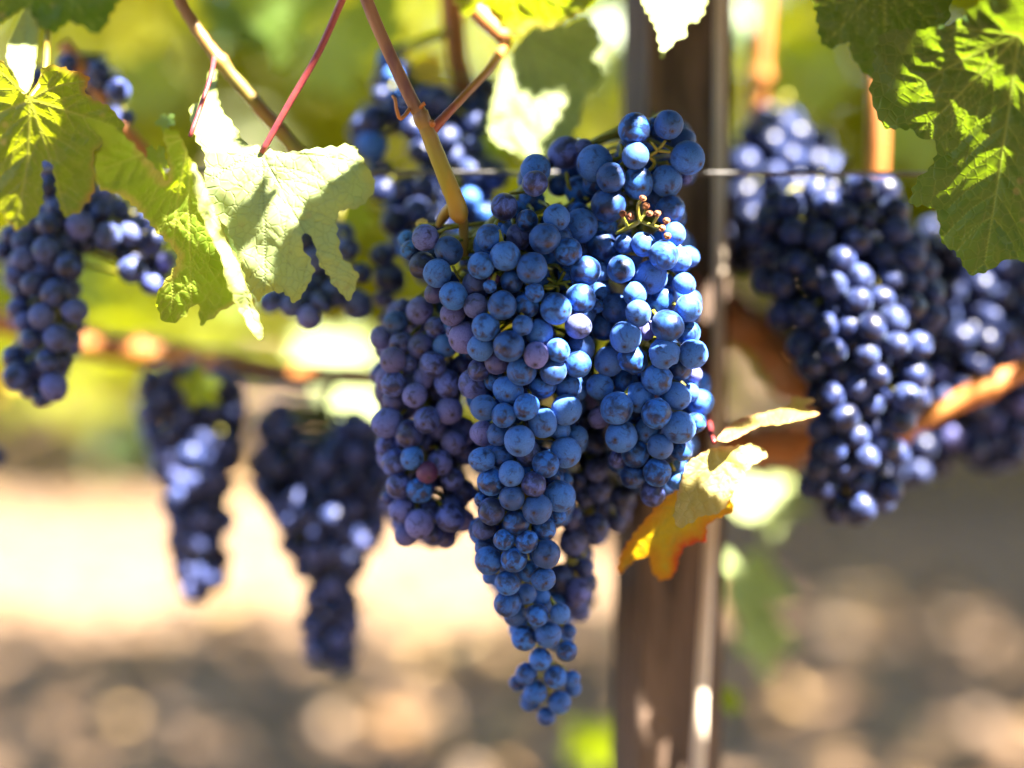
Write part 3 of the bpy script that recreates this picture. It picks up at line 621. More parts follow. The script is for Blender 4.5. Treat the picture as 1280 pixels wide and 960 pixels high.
def bunch(label, berries, axis, dfront, mat, group, filler=True, cat='grape bunch', seed=0, layer=.006, extra_stems=(), top=None, mat2=None, no_fill_below=1e9):
    """berries: (px, py, r_px, layer, flag). axis: [(py, px, halfwidth_px, D of the front surface)]. The depth follows a rounded body, then overlaps are pushed back."""
    r0 = random.Random(seed); ax = sorted(axis); ys = [a[0] for a in ax]
    AX = lambda y: [np.interp(y, ys, [a[i] for a in ax]) for i in (1, 2, 3)]
    items = []
    for it in berries:
        px, py, r = it[:3]; ly = it[3] if len(it) > 3 else 0; fl = it[4] if len(it) > 4 else ''
        cx, hw, d0 = AX(py); u = min(.95, abs(px-cx)/hw)
        D = d0+hw*d0/FPX*.8*(1-math.sqrt(1-u*u))+ly*layer
        items.append([D, px, py, r*D/FPX, fl, 0, r*1.09])
    if filler:
        base = list(items)
        for _ in range(int(len(base)*2.6)):
            a = r0.choice(base); nb = sorted(base, key=lambda q: (q[1]-a[1])**2+(q[2]-a[2])**2)[1:6]; b = r0.choice(nb)
            if a[2] > no_fill_below: continue
            c_ = r0.choice(nb); u, v, w = r0.random(), r0.random(), r0.random(); sm = u+v+w
            D = max(a[0], b[0])+r0.uniform(.008, .03)
            items.append([D, (u*a[1]+v*b[1]+w*c_[1])/sm, (u*a[2]+v*b[2]+w*c_[2])/sm, r0.uniform(.0060, .0070), '', 1, 0])
    items.sort(key=lambda q: q[0]); done = []
    for q in items:
        D = q[0]
        for _ in range(4):
            ch = False
            for p in done:
                lat = math.hypot((q[1]-p[1])*D/FPX, (q[2]-p[2])*D/FPX); mn = .92*(q[3]+p[3])
                if lat < mn and abs(D-p[0]) < math.sqrt(mn*mn-lat*lat)-1e-6:
                    D = p[0]+math.sqrt(mn*mn-lat*lat); ch = True
            if not ch: break
        q[0] = D; q[3] = q[6]*D/FPX if not q[5] else q[3]; done.append(q)
    # objects
    tp = P(*top) if top else P(AX(ys[0])[0], ys[0], AX(ys[0])[2]+.02)
    e = empty('grape_bunch', tp); tag(e, label, cat, group)
    st = Tubes()
    axp = [(AX(y)[0], y, AX(y)[2]+AX(y)[1]*AX(y)[2]/FPX*.75+.004) for y in np.linspace(ys[0], ys[-1]-15, 12)]
    st.add([tuple(tp)]+[P(*a) for a in axp], [.0022]+[.0022-.0001*i for i in range(12)], 7)
    vis = [q for q in done if not q[5]]; vis.sort(key=lambda q: q[0])
    parts = vis[:100]; rest = vis[100:]+[q for q in done if q[5]]
    sv, sf, sc, nv = [], [], [], 0
    tm = {}
    for q in parts+rest:
        c = P(q[1], q[2], q[0]); y_up = max(ys[0], q[2]-26); cx, hw, d0 = AX(y_up)
        tgt = P(cx, y_up, d0+hw*d0/FPX*.75+.004)
        dr = (tgt-c).normalized(); dr = (dr+Vector((r0.gauss(0, .25), r0.gauss(0, .25), r0.gauss(0, .25)+.25))).normalized()
        rot = dr.to_track_quat('Z', 'Y') @ Quaternion((0, 0, 1), r0.uniform(0, 6.28))
        if not (q[5] and r0.random() < .5): st.add([c+dr*q[3]*.93, c+dr*(q[3]+.004)+Vector((0, 0, .0005)), c.lerp(tgt, .6)+Vector((0, 0, .001)), tgt], [.0012, .0008, .0009, .0012], 5)
        u_ = r0.random(); mk = 'purple' if 'p' in q[4] else 'dusk' if mat == 'blue' and u_ < .08 else (mat2 if mat2 and ('2' in q[4] or u_ > (.95 if mat == 'blue' else .84)) else mat)
        if mat == 'blue' and not q[4] and r0.random() < .03: q[4] = 's'
        me = (BS['purple' if 'p' in q[4] else 'blue'] if 's' in q[4] else BM[mk])[r0.randrange(2 if 's' in q[4] else 5)]
        if q in parts:
            o = bpy.data.objects.new('berry', me); o.location = c-tp; o.rotation_mode = 'QUATERNION'; o.rotation_quaternion = rot; o.scale = (q[3]*r0.uniform(.94, 1.04), q[3]*r0.uniform(.94, 1.04), q[3]*r0.uniform(.97, 1.05)); link(o, e)
            if 'p' in q[4]: o['label'] = 'small purple unripe berry'
            elif 's' in q[4]: o['label'] = 'shrivelled wrinkled berry'
        else:
            if id(me) not in tm:
                a = np.empty(len(me.vertices)*3); me.vertices.foreach_get('co', a)
                b = np.empty(len(me.vertices)*3); me.attributes['bco'].data.foreach_get('vector', b)
                tm[id(me)] = (a.reshape(-1, 3), b.reshape(-1, 3), [tuple(p.vertices) for p in me.polygons])
            a, b, f = tm[id(me)]
            sv.append((a*q[3]) @ np.array(rot.to_matrix()).T+np.array(c)); sc.append(b); sf += [tuple(i+nv for i in t) for t in f]; nv += len(a)
    if sv:
        o = mesh_obj('berries', np.vstack(sv), sf, {'blue': M_BERRY, 'mauve': M_MAUVE, 'dark': M_DARK, 'dusk': M_DUSK}[mat], e, True, tp, {'bco': np.vstack(sc)}); o['kind'] = 'stuff'
    for pts in extra_stems:
        pa, ra = pxpath(pts, 4); st.add(pa, ra, 7)
    st.build('stem', M_STEM, e, tp)
    return e
def T(ox, oy, L_, s=5.3333): return [(ox+q[0]/s, oy+q[1]/s, q[2]/s)+tuple(q[3:]) for q in L_]
def synth(poly, seed, rpx, layers=3, jitter=.08):
    """berries thrown inside a silhouette, no two centres of a layer closer than most of a diameter"""
    r0 = random.Random(seed); xs = [p[0] for p in poly]; ys = [p[1] for p in poly]; out = []
    ol = closed_spline(poly, 3); po = [tuple(p) for p in ol]
    rg = np.random.default_rng(seed)
    for ly in range(layers):
        lay = []; X = rg.uniform(min(xs), max(xs), 6000); Y = rg.uniform(min(ys), max(ys), 6000)
        ok = in_poly(X, Y, po); X, Y = X[ok], Y[ok]; ok = poly_dist(X, Y, po) > rpx*.6
        for x, y in zip(X[ok].tolist(), Y[ok].tolist()):
            if all((x-a)**2+(y-b)**2 > (1.6*rpx)**2 for a, b in lay):
                lay.append((x, y)); out.append((x, y, rpx*r0.uniform(1-jitter*1.5, 1+jitter), ly))
    return out

A = T(500, 180, [(900, 262, 85, 0, '2'), (905, 170, 95, 1), (695, 420, 85, 1, '2'), (845, 510, 70, 1), (1045, 490, 85, 0), (1205, 545, 105, 1), (965, 630, 97, 0), (1120, 715, 92, 0), (1235, 845, 95, 0), (880, 828, 100, 0), (700, 745, 92, 0), (600, 625, 90, 0), (735, 580, 60, 2), (790, 620, 80, 2), (540, 810, 87, 0), (170, 625, 82, 0, '2'), (325, 710, 90, 1), (75, 710, 65, 1, '2'), (150, 810, 85, 1), (250, 860, 88, 0), (500, 940, 85, 1), (745, 915, 75, 1), (625, 905, 40, 1, 'ps'), (600, 950, 42, 0, 's'), (1115, 880, 60, 2), (50, 640, 60, 2)]) \
  + T(660, 270, [(490, 195, 95, 1), (480, 370, 70, 2), (350, 550, 95, 0), (185, 620, 100, 0), (335, 730, 87, 0), (470, 510, 75, 2), (455, 600, 45, 1, 's'), (45, 510, 60, 0, 's'), (590, 615, 97, 0), (500, 745, 80, 2, '2'), (260, 400, 40, 2), (75, 780, 90, 1), (200, 895, 75, 0), (350, 880, 90, 1), (-5, 600, 60, 2)]) \
  + T(460, 320, [(570, 265, 87, 0), (445, 245, 65, 1, '2'), (565, 385, 75, 1, '2'), (720, 335, 80, 0), (895, 330, 92, 0), (785, 475, 90, 0), (1060, 330, 80, 1), (1030, 462, 65, 0), (1150, 510, 88, 1), (940, 600, 103, 0), (1245, 615, 60, 1), (1120, 660, 80, 0), (750, 610, 83, 0), (650, 545, 100, 1, '2'), (575, 505, 50, 1, '2'), (740, 755, 70, 1, '2'), (865, 705, 80, 1, '2'), (1025, 765, 90, 0), (1235, 770, 85, 0), (845, 825, 68, 1), (935, 895, 95, 0), (1165, 865, 83, 0), (705, 850, 95, 1, '2'), (1060, 880, 60, 2)]) \
  + T(660, 410, [(330, 240, 88, 0), (270, 390, 80, 1), (340, 430, 50, 2), (255, 545, 97, 0), (215, 680, 65, 1), (325, 725, 70, 1), (250, 830, 100, 0), (30, 840, 60, 1)]) \
  + T(460, 460, [(770, 265, 85, 0), (905, 315, 75, 0), (1055, 260, 85, 0), (1165, 365, 95, 0), (1010, 485, 97, 0), (765, 435, 80, 1, '2'), (870, 440, 75, 1), (1070, 570, 85, 1), (760, 610, 82, 0), (895, 590, 77, 1), (1185, 640, 82, 0), (955, 705, 82, 0), (1105, 775, 82, 0), (820, 760, 85, 0), (960, 865, 83, 0), (1130, 940, 97, 0), (760, 880, 50, 1), (1240, 730, 60, 1)]) \
  + T(560, 580, [(290, 315, 88, 0), (745, 215, 100, 0), (700, 90, 50, 1), (780, 110, 50, 1), (735, 350, 50, 1), (455, 385, 80, 0), (640, 430, 75, 1), (240, 430, 70, 1, '2'), (375, 505, 67, 0), (525, 518, 72, 0), (245, 555, 65, 1), (270, 645, 87, 0), (440, 635, 83, 0), (655, 600, 87, 0), (540, 715, 70, 1), (635, 765, 75, 0), (275, 755, 45, 2), (395, 795, 80, 0), (520, 865, 65, 1), (620, 890, 60, 2)]) \
  + T(580, 740, [(290, 75, 85, 0, '2'), (340, 150, 75, 1), (490, 155, 70, 0), (640, 145, 65, 0), (510, 40, 50, 2), (400, 305, 80, 0), (560, 285, 83, 0), (700, 260, 45, 1), (685, 390, 65, 0), (510, 445, 72, 0), (415, 545, 70, 0), (360, 605, 55, 1), (610, 565, 70, 0), (720, 575, 52, 0), (725, 640, 52, 1), (475, 665, 75, 0), (440, 730, 65, 1), (635, 735, 75, 0), (550, 830, 60, 0)])
# peduncle drawn in later; bare pedicel stars where berries are missing
starA = [[(690, 345, .762, 3), (697, 355, .757, 2.6), (706, 340, .752, 2.2)], [(697, 355, .757, 2.4), (685, 348, .752, 2)], [(697, 355, .757, 2.2), (713, 352, .752, 2)], [(680, 358, .755, 2), (697, 358, .758, 2.6), (694, 372, .76, 2.6)],
         [(566, 332, .750, 1.6), (572, 345, .752, 1.8), (582, 356, .756, 2)], [(700, 255, .78, 3), (685, 262, .775, 3), (668, 268, .77, 3)], [(722, 240, .778, 3.2), (712, 255, .776, 3), (695, 262, .776, 3)], [(708, 215, .775, 2.4), (712, 235, .776, 2.8), (722, 240, .778, 3)], [(735, 250, .775, 2.4), (722, 240, .778, 3)], [(668, 268, .77, 3), (650, 262, .768, 2)], [(675, 270, .77, 2), (672, 285, .768, 2)]]
bA = bunch('long central bunch of blue grapes in sharp focus, tapering to a narrow tip', A, [(200, 690, 90, .755), (290, 640, 160, .742), (360, 640, 140, .738), (430, 655, 110, .738), (520, 648, 85, .744), (640, 658, 78, .748), (720, 655, 65, .755), (790, 680, 60, .772), (900, 690, 45, .795)], .74, 'blue', 'grape bunches', seed=1, extra_stems=starA, top=(582, 312, .765), mat2='mauve', no_fill_below=790)
def peduncle():
    def part(name, paths, mat):
        t = Tubes()
        for p in paths:
            pa, ra = pxpath(p, 6); t.add(pa, ra, 10, .03)
        t.build(name, mat, bA, bA.location)
    part('peduncle', [[(526, 140, .748, 9), (536, 168, .749, 10), (552, 208, .75, 10.5), (568, 248, .752, 11.5), (574, 268, .754, 12), (576, 274, .756, 7)], [(574, 262, .756, 9), (579, 280, .760, 6.5), (581, 322, .766, 5.5)], [(566, 255, .757, 6), (556, 268, .762, 7), (548, 282, .768, 4)]], M_STALK)
    part('shoot_tip', [[(448, -30, .74, 8), (466, 20, .743, 8), (492, 78, .745, 8), (516, 128, .747, 8.5), (524, 140, .748, 9.5), (528, 150, .748, 10.5), (535, 163, .749, 9)]], M_STALK)
    part('side_stalk', [[(537, 166, .75, 7.5), (552, 150, .752, 6), (580, 120, .765, 5.2), (612, 85, .785, 5.5), (634, 52, .81, 6.5)]], M_ORANGESTEM)
    part('tendril', [[(512, 136, .747, 3), (506, 144, .742, 2.4), (500, 148, .738, 2.4), (496, 138, .737, 2.2), (494, 125, .738, 2.2), (491, 120, .74, 2)], [(524, 136, .746, 2.5), (528, 131, .744, 2.5), (531, 129, .744, 2.8)], [(541, 156, .744, 4), (539, 152, .742, 3.5)]], M_CANE)
peduncle()
B = T(460, 320, [(345, 365, 85, 0), (235, 340, 50, 1), (185, 440, 75, 0), (85, 545, 68, 1), (220, 575, 70, 0), (355, 600, 82, 0), (455, 480, 70, 0), (515, 600, 77, 0), (165, 695, 85, 0), (275, 720, 60, 1), (430, 725, 85, 0), (630, 730, 70, 1), (530, 850, 87, 0), (370, 810, 68, 1), (170, 855, 80, 0), (100, 800, 45, 2), (310, 930, 75, 0), (400, 600, 60, 2), (560, 940, 60, 2)]) \
  + T(460, 460, [(175, 215, 70, 1), (130, 365, 92, 0), (275, 440, 87, 0), (395, 345, 83, 0), (540, 285, 87, 0), (480, 410, 70, 2), (570, 490, 80, 1), (125, 515, 70, 1), (295, 600, 75, 0), (180, 630, 85, 1), (480, 630, 82, 1), (395, 695, 68, 0, 'p'), (560, 740, 75, 1), (205, 785, 78, 0), (345, 815, 80, 0), (140, 860, 50, 1), (220, 940, 80, 0), (550, 940, 85, 1), (400, 950, 65, 1), (400, 480, 60, 2), (640, 420, 80, 2), (650, 560, 80, 2), (640, 820, 70, 2)]) \
  + [(502, 637, 15.5, 0), (524, 655, 16.5, 0), (563, 647, 17, 0), (508, 668, 14, 1), (541, 667, 14, 1), (557, 672, 13, 2), (578, 650, 14, 2)]
bunch('mauve tinted bunch hanging left of the long central bunch', B, [(360, 545, 75, .782), (440, 535, 85, .770), (520, 532, 80, .770), (600, 532, 70, .772), (680, 535, 55, .78)], .77, 'mauve', 'grape bunches', seed=2, top=(560, 320, .79), mat2='blue')
Cb = T(660, 130, [(708, 168, 102, 0), (848, 150, 60, 2), (938, 138, 90, 0), (1035, 245, 80, 1), (1065, 360, 110, 0), (715, 345, 85, 0), (735, 525, 100, 1), (925, 515, 98, 1), (1050, 490, 45, 2), (945, 705, 95, 1), (555, 490, 95, 0), (445, 395, 110, 1), (250, 325, 100, 1, '2'), (370, 290, 55, 2), (540, 670, 110, 1)]) \
  + T(660, 270, [(645, 185, 65, 1), (770, 190, 78, 0), (905, 260, 95, 0), (1005, 290, 85, 1), (1075, 270, 65, 1), (970, 120, 75, 1), (620, 355, 90, 0), (815, 410, 105, 0), (950, 445, 60, 2), (1040, 450, 72, 1), (715, 520, 75, 0), (735, 650, 83, 0), (900, 570, 100, 1), (930, 730, 100, 0), (1070, 615, 85, 0), (1065, 780, 80, 1), (650, 805, 100, 0), (790, 760, 60, 2, '2'), (1030, 950, 60, 1)]) \
  + T(660, 410, [(540, 225, 97, 1), (700, 208, 90, 0), (905, 170, 97, 0), (1100, 175, 92, 0), (1010, 270, 80, 1), (860, 340, 97, 0), (650, 360, 88, 1), (480, 390, 85, 1), (740, 462, 97, 0), (990, 455, 92, 0), (1085, 430, 55, 1), (1150, 495, 85, 1), (590, 535, 100, 0), (855, 572, 95, 0), (1010, 665, 102, 0), (1120, 630, 60, 1), (480, 590, 70, 2, '2'), (800, 680, 87, 1), (622, 725, 97, 0), (715, 835, 85, 0), (880, 790, 80, 0), (1020, 815, 70, 1), (600, 870, 60, 1, '2'), (1110, 310, 50, 2), (720, 270, 60, 2)]) \
  + [(755, 285, 16, 2), (735, 303, 16, 2), (745, 228, 15, 2), (722, 268, 15, 2), (700, 232, 14, 3), (770, 330, 15, 2)] + T(660, 550, [(860, 215, 88, 0), (700, 240, 80, 0), (830, 360, 78, 1), (990, 270, 60, 1), (600, 130, 60, 2)])
starC = [[(770, 292, .760, 2), (785, 285, .756, 3), (800, 276, .752, 2.8), (808, 262, .752, 2)], [(785, 285, .756, 2.6), (778, 270, .752, 2)], [(800, 276, .752, 2.6), (815, 282, .75, 2.4), (828, 285, .748, 2)], [(815, 282, .75, 2.2), (822, 270, .748, 2)], [(800, 278, .752, 2.4), (797, 258, .75, 2), (802, 250, .748, 2)], [(810, 195, .757, 2), (822, 188, .757, 2.6), (832, 176, .756, 2)], [(822, 188, .757, 2.4), (812, 176, .755, 2)], [(822, 188, .757, 2.4), (838, 190, .755, 2)], [(810, 195, .757, 2.6), (818, 205, .76, 2.6), (800, 225, .765, 2.6)], [(776, 180, .76, 2), (780, 200, .76, 2.4), (782, 215, .764, 2.4)]]
bC = bunch('broad blue bunch with a top shoulder, right of the central bunch', Cb, [(150, 800, 95, .752), (250, 790, 110, .752), (320, 815, 85, .749), (420, 805, 100, .747), (520, 805, 95, .750), (640, 815, 70, .765)], .75, 'blue', 'grape bunches', seed=3, extra_stems=starC, top=(720, 190, .79), mat2='mauve')
def pedtips():
    t = Tubes()
    for px, py, D in ((808, 258, .751), (778, 268, .751), (788, 271, .750), (828, 286, .747), (803, 249, .747), (822, 268, .747), (812, 268, .75), (833, 277, .748), (834, 296, .747)):
        c = P(px, py, D); d = Vector((random.uniform(-.3, .3), -.7, random.uniform(0, .6))).normalized()
        t.add([c-d*.0006, c, c+d*.0008, c+d*.0011, c+d*.0007], [.0009, .0014, .0017, .0012, .0005], 9)
    t.build('pedicel_cap', M_PEDTIP, bC, bC.location)
pedtips()
Db = T(560, 580, [(815, 360, 75, 0), (835, 510, 95, 0), (990, 415, 80, 0), (740, 760, 95, 0), (870, 840, 80, 0, '2'), (920, 790, 75, 1), (910, 690, 60, 1), (1010, 175, 80, 0), (870, 120, 60, 1), (985, 40, 75, 0)]) + T(660, 550, [(460, 190, 75, 0), (475, 330, 80, 0), (340, 270, 60, 1), (370, 390, 60, 1), (630, 380, 80, 1), (600, 460, 70, 2), (590, 560, 60, 2), (500, 440, 75, 2)]) \
  + T(660, 410, [(430, 450, 80, 2), (400, 560, 80, 2), (390, 640, 70, 2), (440, 760, 80, 1), (470, 880, 70, 1)]) + T(580, 740, [(735, 30, 80, 0, '2'), (770, 130, 65, 1), (600, 40, 60, 2)])
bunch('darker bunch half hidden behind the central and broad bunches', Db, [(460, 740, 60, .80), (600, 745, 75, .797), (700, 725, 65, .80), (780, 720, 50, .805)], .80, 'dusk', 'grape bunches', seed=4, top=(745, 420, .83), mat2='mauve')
E = T(420, 60, [(255, 475, 88), (170, 510, 70, 1), (240, 650, 98), (300, 310, 50, 1), (390, 320, 55), (400, 430, 80, 1), (690, 355, 90), (600, 330, 70, 1), (510, 530, 80, 1), (570, 690, 80, 1), (735, 600, 82), (930, 510, 85), (930, 650, 60), (780, 720, 70, 1), (990, 260, 80, 1), (380, 190, 60, 1), (330, 60, 50, 1), (430, 120, 60, 1), (160, 620, 60, 2), (900, 820, 80), (1060, 850, 90), (830, 470, 60, 1), (960, 380, 60, 2)]) \
  + T(420, 220, [(310, 90, 75), (600, 80, 75, 1), (545, 230, 80), (400, 310, 85), (500, 90, 70, 1), (480, 400, 60, 1), (890, 150, 65), (990, 250, 60), (690, 330, 70, 1), (750, 230, 70, 2), (860, 260, 70, 2), (980, 120, 70, 1), (800, 360, 80, 2), (900, 340, 80, 2), (430, 470, 70, 1), (720, 120, 70, 2)])
bunch('loose dark bunch behind the forked stalk at upper centre, sun on its right grapes', E, [(60, 500, 60, .875), (150, 530, 110, .855), (220, 550, 110, .85), (300, 540, 110, .845), (330, 540, 80, .85)], .85, 'dark', 'grape bunches', seed=5, top=(560, 40, .89), mat2='blue')
Lb = T(420, 220, [(310, 530, 75), (360, 680, 95), (170, 650, 65), (140, 860, 95), (320, 820, 60, 1), (70, 460, 60), (60, 800, 60, 1)]) + T(240, 270, [(530, 570, 75), (670, 600, 80), (780, 680, 78), (870, 570, 70), (960, 510, 85), (820, 300, 80, 1), (850, 430, 80, 1), (760, 160, 80, 1), (1010, 120, 70), (1040, 220, 70), (640, 480, 80, 1), (760, 520, 80, 1)])
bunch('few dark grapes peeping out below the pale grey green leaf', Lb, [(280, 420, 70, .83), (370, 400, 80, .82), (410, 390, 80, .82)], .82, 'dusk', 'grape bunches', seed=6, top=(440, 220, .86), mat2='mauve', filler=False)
F = T(0, 200, [(535, 435, 90), (375, 320, 65, 1), (325, 435, 80), (680, 340, 75, 1), (715, 505, 82), (870, 490, 75), (1030, 520, 60), (560, 550, 60, 1), (430, 550, 60, 1), (160, 540, 70), (310, 605, 88), (155, 655, 72), (20, 600, 60, 1), (295, 730, 60, 1), (460, 710, 90), (100, 765, 65), (220, 825, 75), (365, 890, 88), (820, 620, 60, 1), (880, 730, 85), (1015, 820, 82), (1110, 670, 60, 1), (70, 500, 60, 1), (700, 250, 60, 1), (200, 430, 60, 1), (330, 180, 70, 1), (310, 60, 60, 1), (560, 250, 80, 1), (440, 180, 80, 2), (800, 330, 70, 2), (950, 400, 60, 2)]) \
  + T(0, 340, [(500, 260, 82), (280, 295, 80), (120, 240, 65, 1), (160, 330, 60, 1), (210, 450, 70), (380, 440, 90), (90, 570, 70), (320, 590, 80), (420, 590, 60, 1), (120, 690, 90), (200, 770, 70, 1), (360, 760, 90), (270, 840, 55, 1), (470, 450, 60, 1), (140, 130, 60, 1), (270, 400, 60, 2), (230, 640, 60, 2)]) \
  + T(0, 60, [(660, 150, 60), (785, 285, 75), (850, 460, 45), (690, 230, 50, 1), (450, 100, 60, 1), (260, 200, 70, 1), (630, 600, 60, 1), (300, 750, 60, 1), (580, 570, 60, 1)])
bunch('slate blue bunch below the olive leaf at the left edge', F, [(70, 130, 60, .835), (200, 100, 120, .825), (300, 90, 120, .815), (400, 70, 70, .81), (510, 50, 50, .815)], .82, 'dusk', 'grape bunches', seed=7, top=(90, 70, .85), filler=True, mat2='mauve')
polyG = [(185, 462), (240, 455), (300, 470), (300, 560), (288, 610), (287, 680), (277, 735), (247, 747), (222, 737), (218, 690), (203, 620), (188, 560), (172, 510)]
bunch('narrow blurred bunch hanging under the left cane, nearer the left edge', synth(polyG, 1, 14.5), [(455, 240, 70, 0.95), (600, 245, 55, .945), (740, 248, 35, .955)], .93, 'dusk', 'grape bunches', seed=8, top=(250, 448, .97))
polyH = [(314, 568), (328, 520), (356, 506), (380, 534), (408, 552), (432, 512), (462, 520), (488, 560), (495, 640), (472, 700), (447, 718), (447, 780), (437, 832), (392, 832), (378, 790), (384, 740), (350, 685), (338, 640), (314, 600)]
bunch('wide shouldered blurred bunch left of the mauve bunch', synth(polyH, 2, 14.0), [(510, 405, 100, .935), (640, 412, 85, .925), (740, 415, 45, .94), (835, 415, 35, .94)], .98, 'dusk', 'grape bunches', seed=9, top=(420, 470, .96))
polyI = [(950, 250), (1020, 228), (1110, 226), (1138, 280), (1168, 330), (1174, 400), (1158, 450), (1155, 500), (1135, 560), (1120, 620), (1085, 648), (1035, 648), (1000, 615), (1018, 560), (1008, 480), (985, 425), (962, 390), (940, 320)]
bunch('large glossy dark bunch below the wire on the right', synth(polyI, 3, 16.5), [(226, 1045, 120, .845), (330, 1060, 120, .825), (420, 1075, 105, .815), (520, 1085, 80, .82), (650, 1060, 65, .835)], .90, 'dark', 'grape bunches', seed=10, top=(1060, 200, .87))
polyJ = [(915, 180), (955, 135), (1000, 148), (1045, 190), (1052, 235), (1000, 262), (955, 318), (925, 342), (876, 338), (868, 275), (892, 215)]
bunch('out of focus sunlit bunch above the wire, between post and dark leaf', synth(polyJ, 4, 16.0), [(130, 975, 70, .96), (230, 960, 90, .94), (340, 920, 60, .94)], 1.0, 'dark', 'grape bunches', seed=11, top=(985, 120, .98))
polyK = [(1150, 270), (1220, 325), (1300, 325), (1330, 440), (1310, 540), (1255, 585), (1200, 575), (1165, 545), (1148, 470), (1160, 400)]
bunch('blurred dark bunch at the right edge behind the orange cane', synth(polyK, 5, 15.0), [(270, 1210, 100, .925), (420, 1230, 110, .91), (590, 1220, 80, .925)], 1.02, 'dark', 'grape bunches', seed=12, top=(1230, 250, .95), mat2='mauve')
polyM = [(1075, 540), (1130, 520), (1185, 535), (1190, 575), (1150, 600), (1095, 602)]
bunch('small blurred cluster under the orange cane on the right', synth(polyM, 6, 15.0), [(520, 1130, 70, .92), (600, 1130, 60, .92)], 1.0, 'dark', 'grape bunches', seed=13, top=(1130, 500, .94), mat2='mauve')
bunch('pair of dark grapes cropped by the left edge', [(-8, 572, 14), (-20, 560, 14, 1), (-22, 590, 14, 1)], [(540, -15, 30, .9), (600, -15, 30, .9)], .9, 'dark', 'grape bunches', seed=14, filler=False)

# ------------------------------------------------------------------ the near vine: trunk, arms, and an unseen canopy added for shade
vine = empty('grapevine', (P(836, 480, 1.03).x, P(836, 480, 1.03).y, 0))
tag(vine, 'near vine with gnarled orange brown arms reaching right behind the post', 'grapevine')
t = Tubes(); c = P(836, 480, 1.04); q = spline([(c.x, c.y+.01, -.05), (c.x-.006, c.y+.01, .2), (c.x+.004, c.y, .42), (c.x, c.y, .62), (c.x-.01, c.y, .78)], 6)
t.add([tuple(p) for p in q], [.019]*len(q), 12, .12); t.build('trunk', M_TRUNK, vine, vine.location)
for pts in ([(836, 290, 1.02, 24), (868, 335, 1.01, 27), (905, 382, 1.0, 26), (952, 425, 1.0, 28), (1000, 480, 1.0, 24), (1045, 520, 1.01, 20)], [(840, 575, 1.03, 26), (890, 562, 1.03, 26), (945, 556, 1.03, 28), (1010, 548, 1.03, 26), (1060, 520, 1.03, 20)]):
    t = Tubes(); pa, ra = pxpath(pts, 6); t.add(pa, [r_*(1+.25*math.sin(i*1.3)*math.sin(i*.47)) for i, r_ in enumerate(ra)], 14, .18); t.build('cordon', M_OLDWOOD, vine, vine.location)
# sun patch points kept clear of the added canopy leaves: (px, py, D, radius)
LIT = [(262, 110, .79, .008), (262, 140, .77, .008), (345, 186, .742, .006), (392, 212, .738, .010), (410, 190, .736, .008), (301, 236, .742, .002), (441, 210, .735, .002), (275, 150, .76, .008), (268, 180, .755, .006), (375, 235, .737, .006),
       (250, 225, .728, .006), (268, 280, .728, .007), (288, 330, .728, .007), (308, 375, .73, .007), (320, 405, .733, .006), (140, 168, .74, .006), (175, 205, .74, .007), (205, 225, .745, .008), (230, 290, .752, .008), (215, 360, .765, .007), (35, 70, .77, .012), (20, 150, .765, .010), (40, 165, .765, .008),
       (640, 165, .84, .001), (705, 125, .845, .001), (885, 715, .886, .006), (876, 830, .885, .006), (897, 470, .888, .006), (840, 35, .80, .015), (650, 10, .80, .012),
       (803, 188, .747, .003), (845, 310, .746, .005), (832, 316, .744, .003), (860, 310, .760, .004), (842, 374, .755, .004), (836, 396, .743, .003), (804, 300, .748, .003),
       (730, 448, .741, .003), (698, 460, .738, .002), (722, 398, .739, .002), (738, 330, .743, .001), (752, 655, .80, .005), (765, 610, .81, .005),
       (597, 152, .853, .004), (608, 212, .85, .005), (630, 225, .853, .005), (592, 248, .846, .004), (540, 265, .85, .006), (492, 118, .87, .006),
       (168, 288, .82, .005), (205, 345, .82, .006), (195, 290, .82, .005),
       (1150, 98, .725, .005), (1165, 185, .73, .006), (1200, 245, .735, .008), (1180, 150, .725, .006), (1240, 60, .72, .01),
       (870, 690, .785, .004), (780, 700, .79, .004), (895, 550, .765, .002), (990, 512, .775, .008), (945, 585, .765, .001), (805, 685, .785, .006), (845, 680, .785, .007), (830, 710, .79, .006), (900, 640, .775, .004),
       (955, 622, 1.12, .02), (935, 700, 1.10, .02), (945, 780, 1.1, .02), (874, 900, .888, .004), (898, 100, .93, .004),
       (250, 560, .94, .004), (1065, 395, .815, .004), (1085, 408, .815, .004), (1060, 490, .815, .004), (1110, 600, .85, .007), (1035, 630, .855, .006), (955, 165, .93, .010), (985, 185, .93, .010), (1020, 250, .85, .010), (1080, 290, .815, .004), (1100, 240, .85, .007), (1140, 330, .815, .004), (955, 285, .88, .006), (1230, 370, .91, .008), (1165, 550, .92, .010), (950, 60, 1.02, .012), (948, 150, 1.03, .012), (430, 690, .93, .006), (400, 800, .935, .006), (250, 720, .95, .006), (335, 585, .935, .006), (425, 760, .935, .004), (445, 735, .935, .004), (105, 424, 1.005, .004), (178, 433, 1.005, .004), (250, 447, 1.005, .005), (380, 466, 1.0, .005), (416, 440, 1.45, .03), (450, 505, 1.35, .02), (530, 270, .85, .004), (895, 365, .975, .014), (925, 400, .975, .014), (960, 425, .97, .014), (948, 545, 1.0, .014), (1195, 500, .875, .001), (910, 216, .817, .001), (600, 215, .82, .001)]
LITP = [(P(a, b, d), r) for a, b, d, r in LIT]
LP_ = np.array([tuple(p) for p, r in LITP]); LR_ = np.array([r for p, r in LITP]); SN_ = np.array(SUN)
def blocks(c, size):
    v = np.array(c)-LP_; tt = v @ SN_
    return bool(((tt > 0) & (np.linalg.norm(v-tt[:, None]*SN_, axis=1) < size*.92+LR_)).any())
